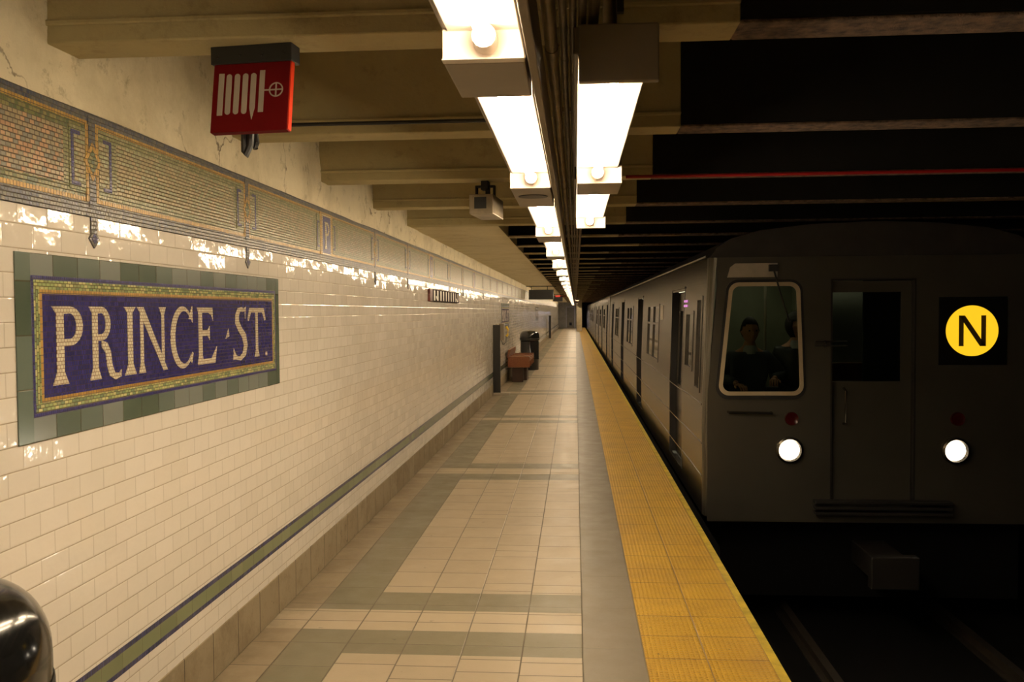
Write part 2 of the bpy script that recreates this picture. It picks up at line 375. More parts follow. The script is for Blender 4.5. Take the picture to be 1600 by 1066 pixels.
# ------------------------------------------------------------------ left wall
b = B(); b.quad((WX, YN, .225), (WX, YF, .225), (WX, YF, 2.075), (WX, YN, 2.075)); struct(b.build('wall_left', MT['tile']))
b = B(); b.box((WX - .1, YN, 0), (WX + .004, YF, .225)); struct(b.build('baseboard_left', MT['base'], bevel=.004))
b = B(); X = WX + .002
for z0, z1, mi in ((.373, .393, 0), (.393, .455, 1), (.455, .475, 0)): b.box((WX - .01, YN, z0), (X, YF, z1), mi)
struct(b.build('trim_1', [MT['sblue'], MT['sgreen']]))
# plaster wall over the frieze, lumpy, with a ragged lower edge
b = B(); ny, nz = 520, 14; vs = []; fs = []
from mathutils import noise as mn
for i in range(ny + 1):
    y = YN + (YF - YN) * (i / ny) ** 1.9 if True else 0
    for j in range(nz + 1):
        t = j / nz; z = 2.440 + (3.12 - 2.440) * t + (.006 * mn.noise((y * 1.7, 0, 3)) if j == 0 else 0)
        x = WX + .003 + (.013 * mn.noise((y * 2.1, z * 3., 0)) + .008 * mn.noise((y * 7., z * 8., 4)) + .004) * min(1, j / 3)
        vs.append((x, y, z))
for i in range(ny):
    for j in range(nz): a = i * (nz + 1) + j; fs.append((a, a + nz + 1, a + nz + 2, a + 1))
b.add(vs, fs); struct(b.build('wall_left_upper', MT['plaster'], smooth=True))

# mosaic frieze
b = B(); x = WX
FM = [MT['mslate'], MT['mgold'], MT['mgreen'], MT['field'], MT['fieldold'], MT['mdgreen']]
def fq(y0, y1, z0, z1, mi, dx=0.): b.quad((x + dx, y0, z0), (x + dx, y1, z0), (x + dx, y1, z1), (x + dx, y0, z1), mi=mi)
fq(YN, YF, 2.072, 2.125, 0); fq(YN, YF, 2.41, 2.46, 0)
PIL = []; k = -7
pos = 3.015 + 1.47 * -6
kk = -6
while pos < YF - 1:
    PIL.append((pos, (kk % 3) == 2)); pos += 1.47; kk += 1
for i, (p, isP) in enumerate(PIL[:-1]):
    q, nP = PIL[i + 1]; l = p + (.15 if isP else .025); r = q - (.15 if nP else .025)
    fq(p - (.15 if isP else .025), l, 2.125, 2.41, 0)
    fq(l, r, 2.395, 2.41, 1); fq(l, r, 2.125, 2.142, 1); fq(l, l + .016, 2.142, 2.395, 1); fq(r - .016, r, 2.142, 2.395, 1)
    old = p < 2.9 and q < 3.2; gm = 5 if old else 2
    l += .016; r -= .016
    fq(l, r, 2.362, 2.395, gm); fq(l, r, 2.142, 2.172, gm); fq(l, l + .13, 2.172, 2.362, 2); fq(r - .13, r, 2.172, 2.362, 2)
    fq(l + .13, r - .13, 2.172, 2.362, 4 if old else 3)
b.add([], []); struct(b.build('trim_2', FM))

def ring(b, cy, cz, w, h, t, x0, x1, mi=0):
    b.box((x0, cy - w, cz - h), (x1, cy + w, cz - h + t), mi); b.box((x0, cy - w, cz + h - t), (x1, cy + w, cz + h), mi)
    b.box((x0, cy - w, cz - h + t), (x1, cy - w + t, cz + h - t), mi); b.box((x0, cy + w - t, cz - h + t), (x1, cy + w, cz + h - t), mi)
def diamond(b, cy, cz, w, h, x0, x1, mi=0): b.prism([(cy - w, cz), (cy, cz - h), (cy + w, cz), (cy, cz + h)], 'x', x0, x1, mi)
E = .0025
def make_emblem(p, label):
    t = thing('diamond_emblem', label, 'wall ornament', (WX, p, 2.0), 0, 'diamond emblems of the frieze')
    f = B().box((0, -.14, .16), (E, .14, .38)); f.build('mosaic_ground', MT['mgreen'], t)
    for s in (-1, 1):
        m = B(); ys = sorted((s * .13, s * .115)); m.box((E, ys[0], .175), (E + .001, ys[1], .362))
        ys = sorted((s * .115, s * .075))
        m.box((E, ys[0], .175), (E + .001, ys[1], .188)); m.box((E, ys[0], .349), (E + .001, ys[1], .362)); m.build('blue_bracket', MT['mblue2'], t)
        ys = sorted((s * .112, s * .045)); B().box((E, ys[0], .19), (E + .0006, ys[1], .347)).build('pale_inlay', MT['field'], t)
    c = B().box((E, -.022, .11), (E + .0015, .022, .43)); c.build('slate_band', MT['mslate'], t)
    for s in (-1, 1): ys = sorted((s * .040, s * .024)); B().box((E, ys[0], .127), (E + .001, ys[1], .40)).build('ochre_line', MT['mgold'], t)
    d = B(); diamond(d, 0, .27, .055, .07, E, E + .0025); d.build('diamond_border', MT['mgold'], t)
    d = B(); diamond(d, 0, .27, .034, .047, E, E + .0032); d.build('diamond_centre', MT['mdgreen'], t)
    d = B(); d.box((0, -.019, 0.0), (.005, .019, .075)); diamond(d, 0, -.002, .033, .034, 0, .006); d.build('blue_pendant', MT['mslate'], t)
    d = B(); diamond(d, 0, -.002, .018, .02, .006, .007); d.build('pendant_centre', MT['mblue2'], t)
    return t
def poly_letter(kind, s=1.):
    """serif letter shapes: list of polygons in (u, v), height 1"""
    def arc(cx, cy, rx, ry, a0, a1, n=12): return [(cx + rx * math.cos(math.radians(a0 + (a1 - a0) * i / n)), cy + ry * math.sin(math.radians(a0 + (a1 - a0) * i / n))) for i in range(n + 1)]
    def band(o, i): return [list(q) for q in zip(o[:-1], o[1:], i[1:], i[:-1])]
    def stem(x, w, v0=0., v1=1., fl=.055, waist=True):
        k = w * .78 if waist else w
        return [[(x - w / 2 - fl, v0), (x + w / 2 + fl, v0), (x + k / 2, v0 + .16), (x + k / 2, v1 - .09), (x + w / 2 + fl, v1), (x - w / 2 - fl, v1), (x - k / 2, v1 - .09), (x - k / 2, v0 + .16)]]
    W = .17
    if kind == 'P': return stem(.20, W) + band([(.2, 1.)] + arc(.38, .745, .24, .255, 90, -90) + [(.2, .49)], [(.2, .90)] + arc(.38, .745, .12, .165, 90, -90) + [(.2, .58)])
    if kind == 'R':
        leg = [(.36, .53), (.50, .50), (.58, .38), (.62, .18), (.68, .07), (.80, .055), (.86, .10), (.86, .0), (.70, -.035), (.55, .03), (.49, .16), (.45, .36), (.36, .44)]
        return stem(.20, W) + band([(.2, 1.)] + arc(.36, .765, .23, .235, 90, -90) + [(.2, .53)], [(.2, .90)] + arc(.36, .765, .11, .145, 90, -90) + [(.2, .62)]) + band(leg[:6] + [leg[6]], [leg[12], leg[11], leg[10], leg[9], leg[8], leg[7], leg[7]])
    if kind == 'I': return stem(.17, W + .0, fl=.07)
    if kind == 'N': return [[(.06, .0), (.26, 0), (.205, .15), (.205, .92), (.115, .92), (.115, .15)], [(.03, 1.), (.22, 1.), (.93, .0), (.80, .0), (.10, .93)], [(.68, 1.), (.90, 1.), (.84, .88), (.84, .02), (.76, .10), (.76, .88)]]
    if kind == 'C':
        o = arc(.46, .5, .44, .52, 48, 320, 26); i = arc(.52, .5, .34, .44, 52, 318, 26)
        return band(o, i) + [[(.70, .80), (.80, .98), (.84, 1.03), (.85, .74), (.79, .80)], [(.72, .11), (.80, .05), (.86, .22), (.82, .24)]]
    if kind == 'E': return stem(.21, W, fl=.03) + [[(.2, 1.), (.68, 1.), (.70, .76), (.64, .86), (.52, .91), (.2, .91)], [(.2, .09), (.62, .09), (.76, .22), (.84, .30), (.76, 0), (.2, 0)], [(.25, .60), (.48, .60), (.56, .67), (.56, .42), (.48, .50), (.25, .50)]]
    if kind == 'S':
        o = [(.62, .78), (.60, .94), (.46, 1.02), (.28, 1.0), (.16, .88), (.15, .70), (.28, .56), (.46, .42), (.54, .27), (.48, .12), (.34, .05), (.17, .08), (.06, .22)]
        i = [(.66, 1.03), (.58, 1.0), (.50, .92), (.38, .93), (.31, .84), (.32, .74), (.44, .62), (.64, .48), (.71, .26), (.62, .06), (.38, -.03), (.15, .0), (.04, .0)]
        return band(o, i)
    if kind == 'T': return stem(.46, W * .85, 0, .98, fl=.05) + [[(.10, 1.), (.84, 1.), (.84, .91), (.10, .91)], [(.10, 1.0), (.01, .76), (.06, .74), (.18, .91)], [(.84, 1.0), (.93, .76), (.88, .74), (.76, .91)]]
def letter_obj(kind, y0, y1, z0, z1, par, x0=E, th=.0022, mat=None, umax=None, name='letter'):
    polys = poly_letter(kind); us = [p[0] for q in polys for p in q]; u0, u1 = min(us), max(us); bb = B()
    for n, q in enumerate(polys): bb.prism([(y0 + (p[0] - u0) / (u1 - u0) * (y1 - y0), z0 + p[1] * (z1 - z0)) for p in q], 'x', x0, x0 + th + n * .00001)
    return bb.build(name, mat or MT['mlet'], par)
def make_plaque(p, label):
    t = thing('letter_plaque', label, 'wall ornament', (WX, p, 2.0), 0, 'letter plaques of the frieze')
    B().box((0, -.15, .125), (E, .15, .412)).build('ochre_ground', MT['mgold'], t)
    m = B(); ring(m, 0, .262, .105, .135, .011, E, E + .0012); m.build('cream_outline', MT['mlet'], t)
    B().box((E, -.094, .138), (E + .001, .094, .386)).build('blue_ground', MT['mblue2'], t)
    letter_obj('P', -.052, .058, .168, .352, t, E + .001)
    for s in (-1, 1):
        m = B(); ys = sorted((s * .215, s * .200)); m.box((E, ys[0], .17), (E + .001, ys[1], .345))
        ys = sorted((s * .200, s * .17)); m.box((E, ys[0], .17), (E + .001, ys[1], .183)); m.box((E, ys[0], .333), (E + .001, ys[1], .345)); m.build('blue_bracket', MT['mblue2'], t)
        ys = sorted((s * .23, s * .155)); B().box((0, ys[0], .145), (E, ys[1], .393)).build('green_ground', MT['mgreen'], t)
    return t
emb0 = plq0 = None; nd = npq = 0
near_d = {0: 'diamond mosaic emblem with blue pendant above the first half of the large nameplate', 1: 'diamond mosaic emblem with blue pendant above the end of the large nameplate'}
mid_d = {2: 'first diamond emblem in the frieze beyond the nearest letter P plaque', 3: 'second diamond emblem in the frieze beyond the nearest letter P plaque'}
for p, isP in PIL:
    if p < 1.8 or p > 60: continue
    if isP:
        lab = {0: 'blue mosaic plaque with cream letter P, the large clear one nearest in the frieze', 1: 'blue letter P plaque in the frieze above the striped wall sign', 2: 'third letter P plaque along the frieze, small and dusty', 3: 'fourth letter P plaque along the frieze, small and dusty', 4: 'fifth letter P plaque along the frieze, tiny'}.get(npq, 'small far blue letter P plaque in the dusty frieze beyond the striped wall sign')
        if plq0 is None: plq0 = make_plaque(p, lab)
        else: dup(plq0, (WX, p, 2.0), label=lab)
        npq += 1
    else:
        lab = {**near_d, **mid_d, **{i_ + 3: w_ + ' diamond emblem in the frieze counted from the near end, dusty' for i_, w_ in enumerate(('', 'fifth', 'sixth', 'seventh', 'eighth', 'ninth', 'tenth')) if w_}}.get(nd, 'small far diamond emblem in the dusty frieze beyond the second letter P plaque')
        if emb0 is None: emb0 = make_emblem(p, lab)
        else: dup(emb0, (WX, p, 2.0), label=lab)
        nd += 1

# ------------------------------------------------------------------ station nameplates
def nameplate(yc, label):
    t = thing('station_nameplate', label, 'name sign', (WX + .001, yc, 1.325), 0, 'mosaic station nameplates'); hw = 1.19; H = .60
    e = .004; b = B(); b.box((0, -hw + .075, .530), (e, hw - .055, H)); b.box((0, -hw + .075, 0), (e, hw - .055, .078)); b.box((0, -hw, 0), (e, -hw + .075, H), 1); b.box((0, hw - .055, 0), (e, hw, H), 1); b.build('tile_border', [MT['bglass'], MT['bglassv']], t)
    L, R_, Bo, To = -hw + .075, hw - .055, .078, .530
    def frame(n, d0, d1, th, m, mv=None):
        q = B(); q.box((0, L + d0, Bo + d0), (th, R_ - d0, Bo + d1)); q.box((0, L + d0, To - d1), (th, R_ - d0, To - d0)); w1 = 1 if mv else 0
        q.box((0, L + d0, Bo + d1), (th, L + d1, To - d1), w1); q.box((0, R_ - d1, Bo + d1), (th, R_ - d0, To - d1), w1)
        q.build(n, [m, mv] if mv else m, t)
    frame('cobalt_border', 0, .014, e, MT['mblue2']); frame('green_mosaic_border', .014, .044, e, MT['mlime'], MT['mlimev']); frame('ochre_border', .044, .058, e, MT['mgold'])
    B().box((0, L + .058, Bo + .058), (e, R_ - .058, To - .058)).build('blue_field', MT['mblue'], t)
    c = 3.755; z0, z1 = 1.497 - 1.325, 1.757 - 1.325
    for k, a, d in (('P', 2.745, 2.925), ('R', 2.965, 3.178), ('I', 3.205, 3.292), ('N', 3.303, 3.553), ('C', 3.585, 3.803), ('E', 3.848, 4.062), ('S', 4.262, 4.452), ('T', 4.460, 4.723)):
        letter_obj(k, a - c, d - c, z0, z1, t, e)
    B().prism([(4.168 - c, .281), (4.213 - c, .292), (4.204 - c, .330)], 'x', e, e + .0022).build('dash_mark', MT['mlet'], t)
    B().box((e, 4.715 - c, z0), (e + .0022, 4.742 - c, z0 + .02)).build('period', MT['mlet'], t)
    return t
np0 = nameplate(3.755, 'large blue and green mosaic nameplate reading PRINCE ST. at the near end of wall')
dup(np0, (WX + .001, 21.4, 1.325), label='mosaic nameplate on the wall above the yellow payphone handset')
dup(np0, (WX + .001, 39.1, 1.325), label='small far mosaic nameplate on the wall beyond the trash can')

# ------------------------------------------------------------------ ceiling
LF = 9.04; PITCH = 1.524; BW = .18; ZB = 2.61; XB = .51; XR = 9.0
struct(B().box((WX - .1, YN, 3.10), (XB, LF, 3.16)).build('ceiling', MT['paint']))
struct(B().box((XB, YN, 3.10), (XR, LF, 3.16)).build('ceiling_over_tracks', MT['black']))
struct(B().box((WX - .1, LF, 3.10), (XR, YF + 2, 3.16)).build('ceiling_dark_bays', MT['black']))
struct(B().box((WX - .1, LF + .001, ZB), (-.79, YF, 2.75)).build('ceiling_soffit', MT['soffit']))
k = 5
far = LF - PITCH * 10
nb = 0
while far < YF:
    near = far - BW
    if far > -3:
        if far <= LF + .01:
            b = B(); b.box((WX - .05, near, ZB), (XB, far, 3.10), 0)
            b.box((WX - .05, near - .012, ZB + .055), (XB, near, ZB + .075), 0)
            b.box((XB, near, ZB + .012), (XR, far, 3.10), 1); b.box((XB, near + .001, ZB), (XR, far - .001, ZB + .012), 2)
            o = b.build('ceiling_beam', [MT['paint'], MT['beamdark'], MT['rust']], bevel=.006)
        else:
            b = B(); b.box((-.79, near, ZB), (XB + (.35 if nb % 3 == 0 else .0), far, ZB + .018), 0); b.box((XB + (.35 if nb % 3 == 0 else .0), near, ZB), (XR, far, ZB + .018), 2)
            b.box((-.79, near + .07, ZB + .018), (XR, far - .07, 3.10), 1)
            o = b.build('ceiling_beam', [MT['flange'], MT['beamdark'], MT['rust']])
        struct(o); nb += 1
    far += PITCH
# far wall of the tunnel, track bed
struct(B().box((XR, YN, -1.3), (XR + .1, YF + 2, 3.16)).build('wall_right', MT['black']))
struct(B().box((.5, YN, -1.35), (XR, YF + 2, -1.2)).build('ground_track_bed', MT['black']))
# end wall with a framed service door
EY = 90.0
b = B(); b.box((WX, EY, 0), (.10, EY + .1, 3.1)); struct(b.build('wall_end', MT['plaster']))
b = B(); b.box((-.95, EY - .04, 0), (-.87, EY, 2.1)); b.box((-.12, EY - .04, 0), (-.04, EY, 2.1)); b.box((-.95, EY - .04, 2.1), (-.04, EY, 2.18))
dr = B().box((-.87, EY - .02, 0.005), (-.12, EY - .001, 2.1)).build('door_1', plain('cream steel door', (.42, .34, .2), .5)); struct(dr)
fr_ = b.build('frame', MT['whitemetal'], dr); B().box((-.62, EY - .03, .25), (-.36, EY - .021, .55)).build('vent_grille', MT['blackm'], dr)
struct(B().box((.10, 74.0, -1.2), (.55, 74.5, 3.1)).build('pillar_end', MT['plaster']))
struct(B().box((.60, YF - .5, -1.2), (XR, YF, 3.1)).build('wall_tunnel_end', MT['black']))

# ------------------------------------------------------------------ light fixtures
ZBOX, ZREF, ZTOP = 2.28, 2.348, 2.42
def fixture(name, label, S, Pp, prev, side, group):
    """side -1: outer edge to the left; S, Pp: open lamp section; prev: start of the closed ballast box"""
    if side < 0: xo, xi, oo = -.290, -.109, -.278; 
    else: xo, xi, oo = .203, .011, .184
    t = thing(name, label, 'ceiling light', ((xo + xi) / 2, Pp, ZTOP), 0, group)
    cx = (xo + xi) / 2
    def X(a): return a - cx
    def Y(a): return a - Pp
    def Z(a): return a - ZTOP
    lo, hi = sorted((xo, xi))
    m = B(); m.box((X(lo), Y(prev), Z(ZBOX)), (X(hi), Y(S), Z(ZTOP)))
    m.build('ballast_box', MT['greymetal'], t, bevel=.004)
    if side < 0:
        sp = None
    r = B(); # reflector trough: top and two sloping cheeks
    l2, h2 = sorted((oo, xi))
    r.box((X(l2), Y(S), Z(ZREF)), (X(h2), Y(Pp), Z(ZREF + .004)))
    inn, s_ = (h2, 1) if side < 0 else (l2, -1)
    r.prism([(X(inn), Z(ZREF)), (X(inn) + .002 * s_, Z(ZBOX)), (X(inn) + .005 * s_, Z(ZBOX)), (X(inn) + .004 * s_, Z(ZREF + .004))], 'y', Y(S), Y(Pp - .02))
    r.build('reflector', MT['whitemetal'], t)
    c = B(); c.box((X(l2) - .014, Y(S), Z(ZREF + .006)), (X(h2) + .006, Y(Pp), Z(ZTOP))); c.build('housing', MT['greymetal'], t, bevel=.004)
    e = B(); e.box((X(lo), Y(Pp), Z(ZBOX)), (X(hi), Y(Pp + .012), Z(ZREF + .012))); e.box((X(lo), Y(Pp - .02), Z(ZBOX)), (X(hi), Y(Pp), Z(ZBOX + .003)))
    e.build('end_plate', MT['whitemetal'], t, bevel=.003)
    tc = (l2 + h2) / 2
    B().lathe([(.0001, -.05), (.026, -.05), (.028, 0)], (X(tc), Y(Pp), Z(ZBOX + .042)), 14, 0, 'y').build('lamp_socket', MT['whitemetal'], t, smooth=True)
    B().tube([(X(tc), Y(S + .02), Z(ZBOX + .042)), (X(tc), Y(Pp - .045), Z(ZBOX + .042))], .018, 8).build('fluorescent_tube', MT['tube'], t, smooth=True)
    h = B()
    for yy in (S - .1, Pp - .3): h.box((X(cx) - .008, Y(yy), 0), (X(cx) + .008, Y(yy) + .02, ZB + .0 - ZTOP))
    h.build('hanger', MT['darkmetal'], t)
    return t
gl = 'fluorescent lights in the long row'
fixture('fluorescent_light', 'fluorescent light at the top edge, nearest in the long row', .15, 1.94, -.12, -1, gl)
fixture('fluorescent_light', 'long fluorescent light second from the near end of the long row', 2.263, 3.95, 1.955, -1, gl)
f3 = fixture('fluorescent_light', 'fluorescent light third in the long row, past a round stain on its ballast box', 4.64, 6.49, 3.965, -1, gl)
B().lathe([(.0001, -.002), (.07, -.002), (.07, 0)], (0, 4.22 - 6.49, ZBOX - ZTOP - .0005), 24).build('speaker_grille', MT['darkmetal'], f3)
f4 = fixture('fluorescent_light', 'fluorescent light fourth in the long row, first one under dark beams', 7.05, 8.87, 6.505, -1, gl)
yy = 8.89; n = 0
while yy < 85:
    yy += 2.4; n += 1
    dup(f4, (f4.location.x, yy, ZTOP), label={1: 'fluorescent light fifth in the long row', 2: 'fluorescent light sixth in the long row', 3: 'fluorescent light seventh in the long row', 4: 'fluorescent light eighth in the long row', 5: 'fluorescent light ninth in the long row', 6: 'fluorescent light tenth in the long row'}.get(n, 'small far fluorescent light in the tight run at the end of the long row'))
for q, lb in ((-.30, 'fluorescent light directly overhead in the long row, out of view'), (-2.7, 'fluorescent light behind the viewpoint in the long row, next to last'), (-5.1, 'fluorescent light behind the viewpoint in the long row, very last')): dup(f4, (f4.location.x, q, ZTOP), label=lb)
gr = 'fluorescent lights over the platform edge'
fixture('fluorescent_light', 'large fluorescent light hanging right of the conduits, nearest of its pair', 2.16, 3.84, 2.14, 1, gr)
fixture('fluorescent_light', 'smaller fluorescent light right of the conduits, farther of its pair', 4.19, 5.89, 3.855, 1, gr)
q = fixture('fluorescent_light', 'tiny lone fluorescent light far over the platform edge', 45.55, 47.35, 45.5, 1, gr)
dup(q, (q.location.x, 65.64, ZTOP), label='tiniest lone fluorescent light over the platform edge by the end wall')
# channel, conduits
o = B().box((-.100, YN, 2.27), (-.080, 88, 2.40)).build('cable_channel', MT['rail'], bevel=.003); tag(o, 'brown steel channel running along the inner side of the long light row', 'cable channel')
for i, (xx, zz, r, lab) in enumerate(((-.060, 2.43, .017, 'thick brown conduit against the light channel'), (-.028, 2.45, .010, 'thin conduit second from the light channel'), (-.003, 2.455, .009, 'thin conduit in the middle of the bundle'), (.020, 2.45, .010, 'thin conduit fourth from the light channel'), (.048, 2.46, .014, 'conduit above the pair of separate lights, last of the bundle'))):
    b = B(); b.tube([(xx, YN, zz), (xx, 60, zz)], r, 10)
    for j in range(6): b.tube([(xx, 2.35 + j * 2.6 + i * .17, zz), (xx, 2.43 + j * 2.6 + i * .17, zz)], r * 1.15, 10)
    o = b.build('conduit', MT['gunk'], smooth=True); tag(o, lab, 'pipe', 'conduits beside the lights')
for yy, lab in ((1.9, 'flat strut carrying conduits at the top edge of view'), (3.3, 'flat strut carrying conduits between the two nearest light rows'), (5.9, 'flat strut carrying conduits near the second separate light')):
    o = B().box((-.075, yy, 2.475), (.12, yy + .03, 2.49)).box((-.072, yy + .01, 2.49), (-.062, yy + .02, ZB)).box((.105, yy + .01, 2.49), (.115, yy + .02, ZB)).build('conduit_strut', MT['rail']); tag(o, lab, 'bracket', 'conduit struts')
o = B().tube([(-.062, 2.2, 2.42), (-.062, 2.2, 2.43)], .01).build('pipe_clip', MT['darkmetal']) if False else None
b = B(); b.tube([(.10, 2.5, ZTOP + .001), (.10, 2.5, 2.61)], .02, 10); b.tube([(.10, 2.5, ZTOP + .001), (.10, 2.5, ZTOP + .015)], .035, 12)
o = b.build('hanger_pipe', MT['gunk'], smooth=True); tag(o, 'short upright pipe holding the nearest right fluorescent light', 'pipe')
# pipe along second beam and red pipe over the track
o = B().tube([(WX + .02, 4.12, 2.625), (-.25, 4.12, 2.625)], .009).build('conduit', MT['darkmetal']); tag(o, 'thin dark conduit running across below the second ceiling beam', 'pipe')
o = B().tube([(.33, 5.76, 2.597), (4.6, 5.76, 2.597)], .011).build('red_pipe', plain('red pipe paint', (.30, .006, .006), .5)); tag(o, 'thin red pipe crossing over the train track', 'pipe')

# ------------------------------------------------------------------ fire hose sign
t = thing('fire_hose_sign', 'square red hanging sign with white folded fire hose and valve wheel', 'sign', (-1.055, 2.86, ZB))
B().box((-.142, -.025, -.058), (.142, .042, 0)).build('mounting_bracket', MT['blackm'], t, bevel=.002)
TL = Matrix.Translation((0, 0, -.055)) @ Matrix.Rotation(math.radians(-9), 4, 'X')
pn = thing('sign_panel', None, None); pn.parent = t; pn.matrix_local = TL
W2, HH = .134, .238
B().box((-W2, -.016, -HH), (W2, .012, 0)).build('panel', MT['red'], t, bevel=.002).matrix_local = TL
B().box((W2, -.014, -HH + .003), (W2 + .004, .010, -.002)).build('bright_edge', MT['redb'], t).matrix_local = TL  # side strip in a brighter red than the panel
bpy.data.objects.remove(pn)
def sx(px): return -W2 + (px - 75) / (790 - 75) * 2 * W2
def sz(py): return -(py - 225) / (845 - 225) * HH
def hb(name, poly):
    o = B().prism(poly, 'y', -.0175, -.016).build(name, MT['signwhite'], t); o.matrix_local = TL
def rbar(cx, w, z0, z1):
    r = w / 2; return [(cx + r * math.cos(a), z1 - r + r * math.sin(a)) for a in [PI * i / 10 for i in range(11)]] + [(cx + r * math.cos(a), z0 + r + r * math.sin(a)) for a in [PI + PI * i / 10 for i in range(11)]]
hb('hose_end_bar', [(sx(130), sz(695)), (sx(180), sz(695)), (sx(180), sz(322)), (sx(130), sz(322))])
for c in (228, 305, 382): hb('hose_fold', rbar(sx(c), sx(50) - sx(0), sz(690), sz(330)))
c = sx(458); w = (sx(50) - sx(0)) / 2
hb('hose_nozzle', [(c - w, sz(640)), (c, sz(745)), (c + w, sz(640))] + [(c + w * math.cos(PI * i / 10), sz(355) + w * math.sin(PI * i / 10)) for i in range(11)])
hb('hose_end_bar', [(sx(515), sz(680)), (sx(562), sz(680)), (sx(562), sz(310)), (sx(515), sz(310))])
wh = B(); cx, cz = sx(672), sz(488); ro, ri = .0245, .0205
for i in range(28):
    a, a2 = 2 * PI * i / 28, 2 * PI * (i + 1) / 28
    wh.prism([(cx + ro * math.cos(a), cz + ro * math.sin(a)), (cx + ro * math.cos(a2), cz + ro * math.sin(a2)), (cx + ri * math.cos(a2), cz + ri * math.sin(a2)), (cx + ri * math.cos(a), cz + ri * math.sin(a))], 'y', -.0175, -.016)
wh.box((cx - .0022, -.0176, cz - ri), (cx + .0022, -.016, cz + ri)); wh.box((sx(562), -.0174, cz - .0022), (cx + ri, -.016, cz + .0022))
wh.build('valve_wheel', MT['signwhite'], t).matrix_local = TL
bo = B()
for i in range(4): bo.disc((-.115 + i * .077, -.027, -.035 + .004 * (i % 2)), .005, 'y', 10, .003)
bo.build('bolt', MT['darkmetal'], t)
t.rotation_euler = (0, 0, math.radians(-6))
b = B(); b.tube([(-1.12, 2.93, 2.34), (-1.12, 2.93, 2.28), (-1.115, 2.925, 2.265), (-1.10, 2.93, 2.30), (-1.095, 2.93, 2.36)], .012, 8); b.tube([(-1.095, 2.95, 2.36), (-1.085, 2.94, 2.29), (-1.08, 2.94, 2.31), (-1.09, 2.95, 2.36), (-1.09, 2.96, ZB)], .009, 8)
o = b.build('cable_loop', MT['blackm'], smooth=True); tag(o, 'dark cable loops dangling behind and below the red hose sign', 'cable')

# ------------------------------------------------------------------ camera housing hung from beam
t = thing('security_camera', 'metal camera box with dark square window hanging from a beam', 'camera', (-.615, 5.80, ZB), math.radians(-5))
B().box((-.08, -.02, -.235), (.08, .38, -.105)).build('housing', MT['boxgrey'], t, bevel=.005)
B().box((-.045, -.024, -.20), (.035, -.019, -.125)).build('window', MT['blackm'], t)
b = B(); b.box((-.068, .12, -.105), (-.054, .16, -.03)); b.box((.054, .12, -.105), (.068, .16, -.03)); b.box((-.068, .12, -.042), (.068, .16, -.028)); b.box((-.025, .10, -.06), (.025, .18, 0)); b.box((0.0, .13, -.10), (.03, .16, -.03))
b.build('yoke_bracket', MT['blackm'], t, bevel=.003)

# ------------------------------------------------------------------ striped wall sign
t = thing('wall_sign', 'long dark brown wall sign with narrow cream strokes under the frieze', 'sign', (WX, 10.1, 1.855))
B().box((0, .18, 0), (.03, 2.53, .145)).build('panel', MT['signdark'], t, bevel=.003)
B().box((0, 0, 0), (.03, .18, .145)).build('brown_end', MT['signbrown'], t, bevel=.003)
bars = [(10.36, 10.46), (10.61, 10.71), (10.86, 10.96), (11.09, 11.17), (11.32, 11.40), (11.54, 11.63), (11.77, 11.85), (11.99, 12.07), (12.22, 12.29), (12.46, 12.53)]
for i, (a, d) in enumerate(bars):
    q = B(); q.box((.03, a - 10.1, .012), (.0325, d - 10.1, .133))
    if i == 1: q.prism([(10.50 - 10.1, .06), (10.56 - 10.1, .07), (10.61 - 10.1, .04), (10.61 - 10.1, .012)], 'x', .03, .0326)
    if i == 9: q.prism([(12.24 - 10.1, .07), (12.33 - 10.1, .06), (12.53 - 10.1, .012), (12.40 - 10.1, .012)], 'x', .03, .0326)
    q.build('letter_stroke', MT['white'], t)

# ------------------------------------------------------------------ payphone stand, bench, trash cans
def post(loc, label):
    t = thing('payphone_partition', label, 'post', loc, 0, 'black partition posts at the wall')
    B().box((-.075, -.03, .02), (.075, .03, 1.45)).build('post', MT['blackm'], t, bevel=.006)
    B().box((-.10, -.06, 0), (.26, .18, .045)).build('foot_plate', MT['greyp'], t, bevel=.006)
    return t
p0 = post((-1.63, 18.1, 0), 'tall black upright post standing at the wall before the wooden bench')
dup(p0, (-1.58, 54.5, 0), label='small far black upright post at the wall beyond the trash can')
t = thing('payphone', 'grey wall payphone with yellow handset behind the black post', 'telephone', (WX, 19.0, 1.35))
B().box((0, -.35, -.42), (.06, .35, .12)).build('backplate', MT['greyp'], t, bevel=.01)
B().box((.06, -.16, -.25), (.17, .12, .12)).build('phone_body', MT['greymetal'], t, bevel=.012)
b = B(); b.tube([(.20, .12, -.16), (.235, .12, -.13), (.24, .12, -.02), (.20, .12, .05)], [.03, .022, .022, .03], 10); b.build('handset', MT['yellowp'], t, smooth=True)
b = B(); b.tube([(.20, .12, -.16), (.19, .13, -.3), (.13, .1, -.35), (.1, 0, -.24)], .008, 8); b.build('cord', MT['darkmetal'], t, smooth=True)
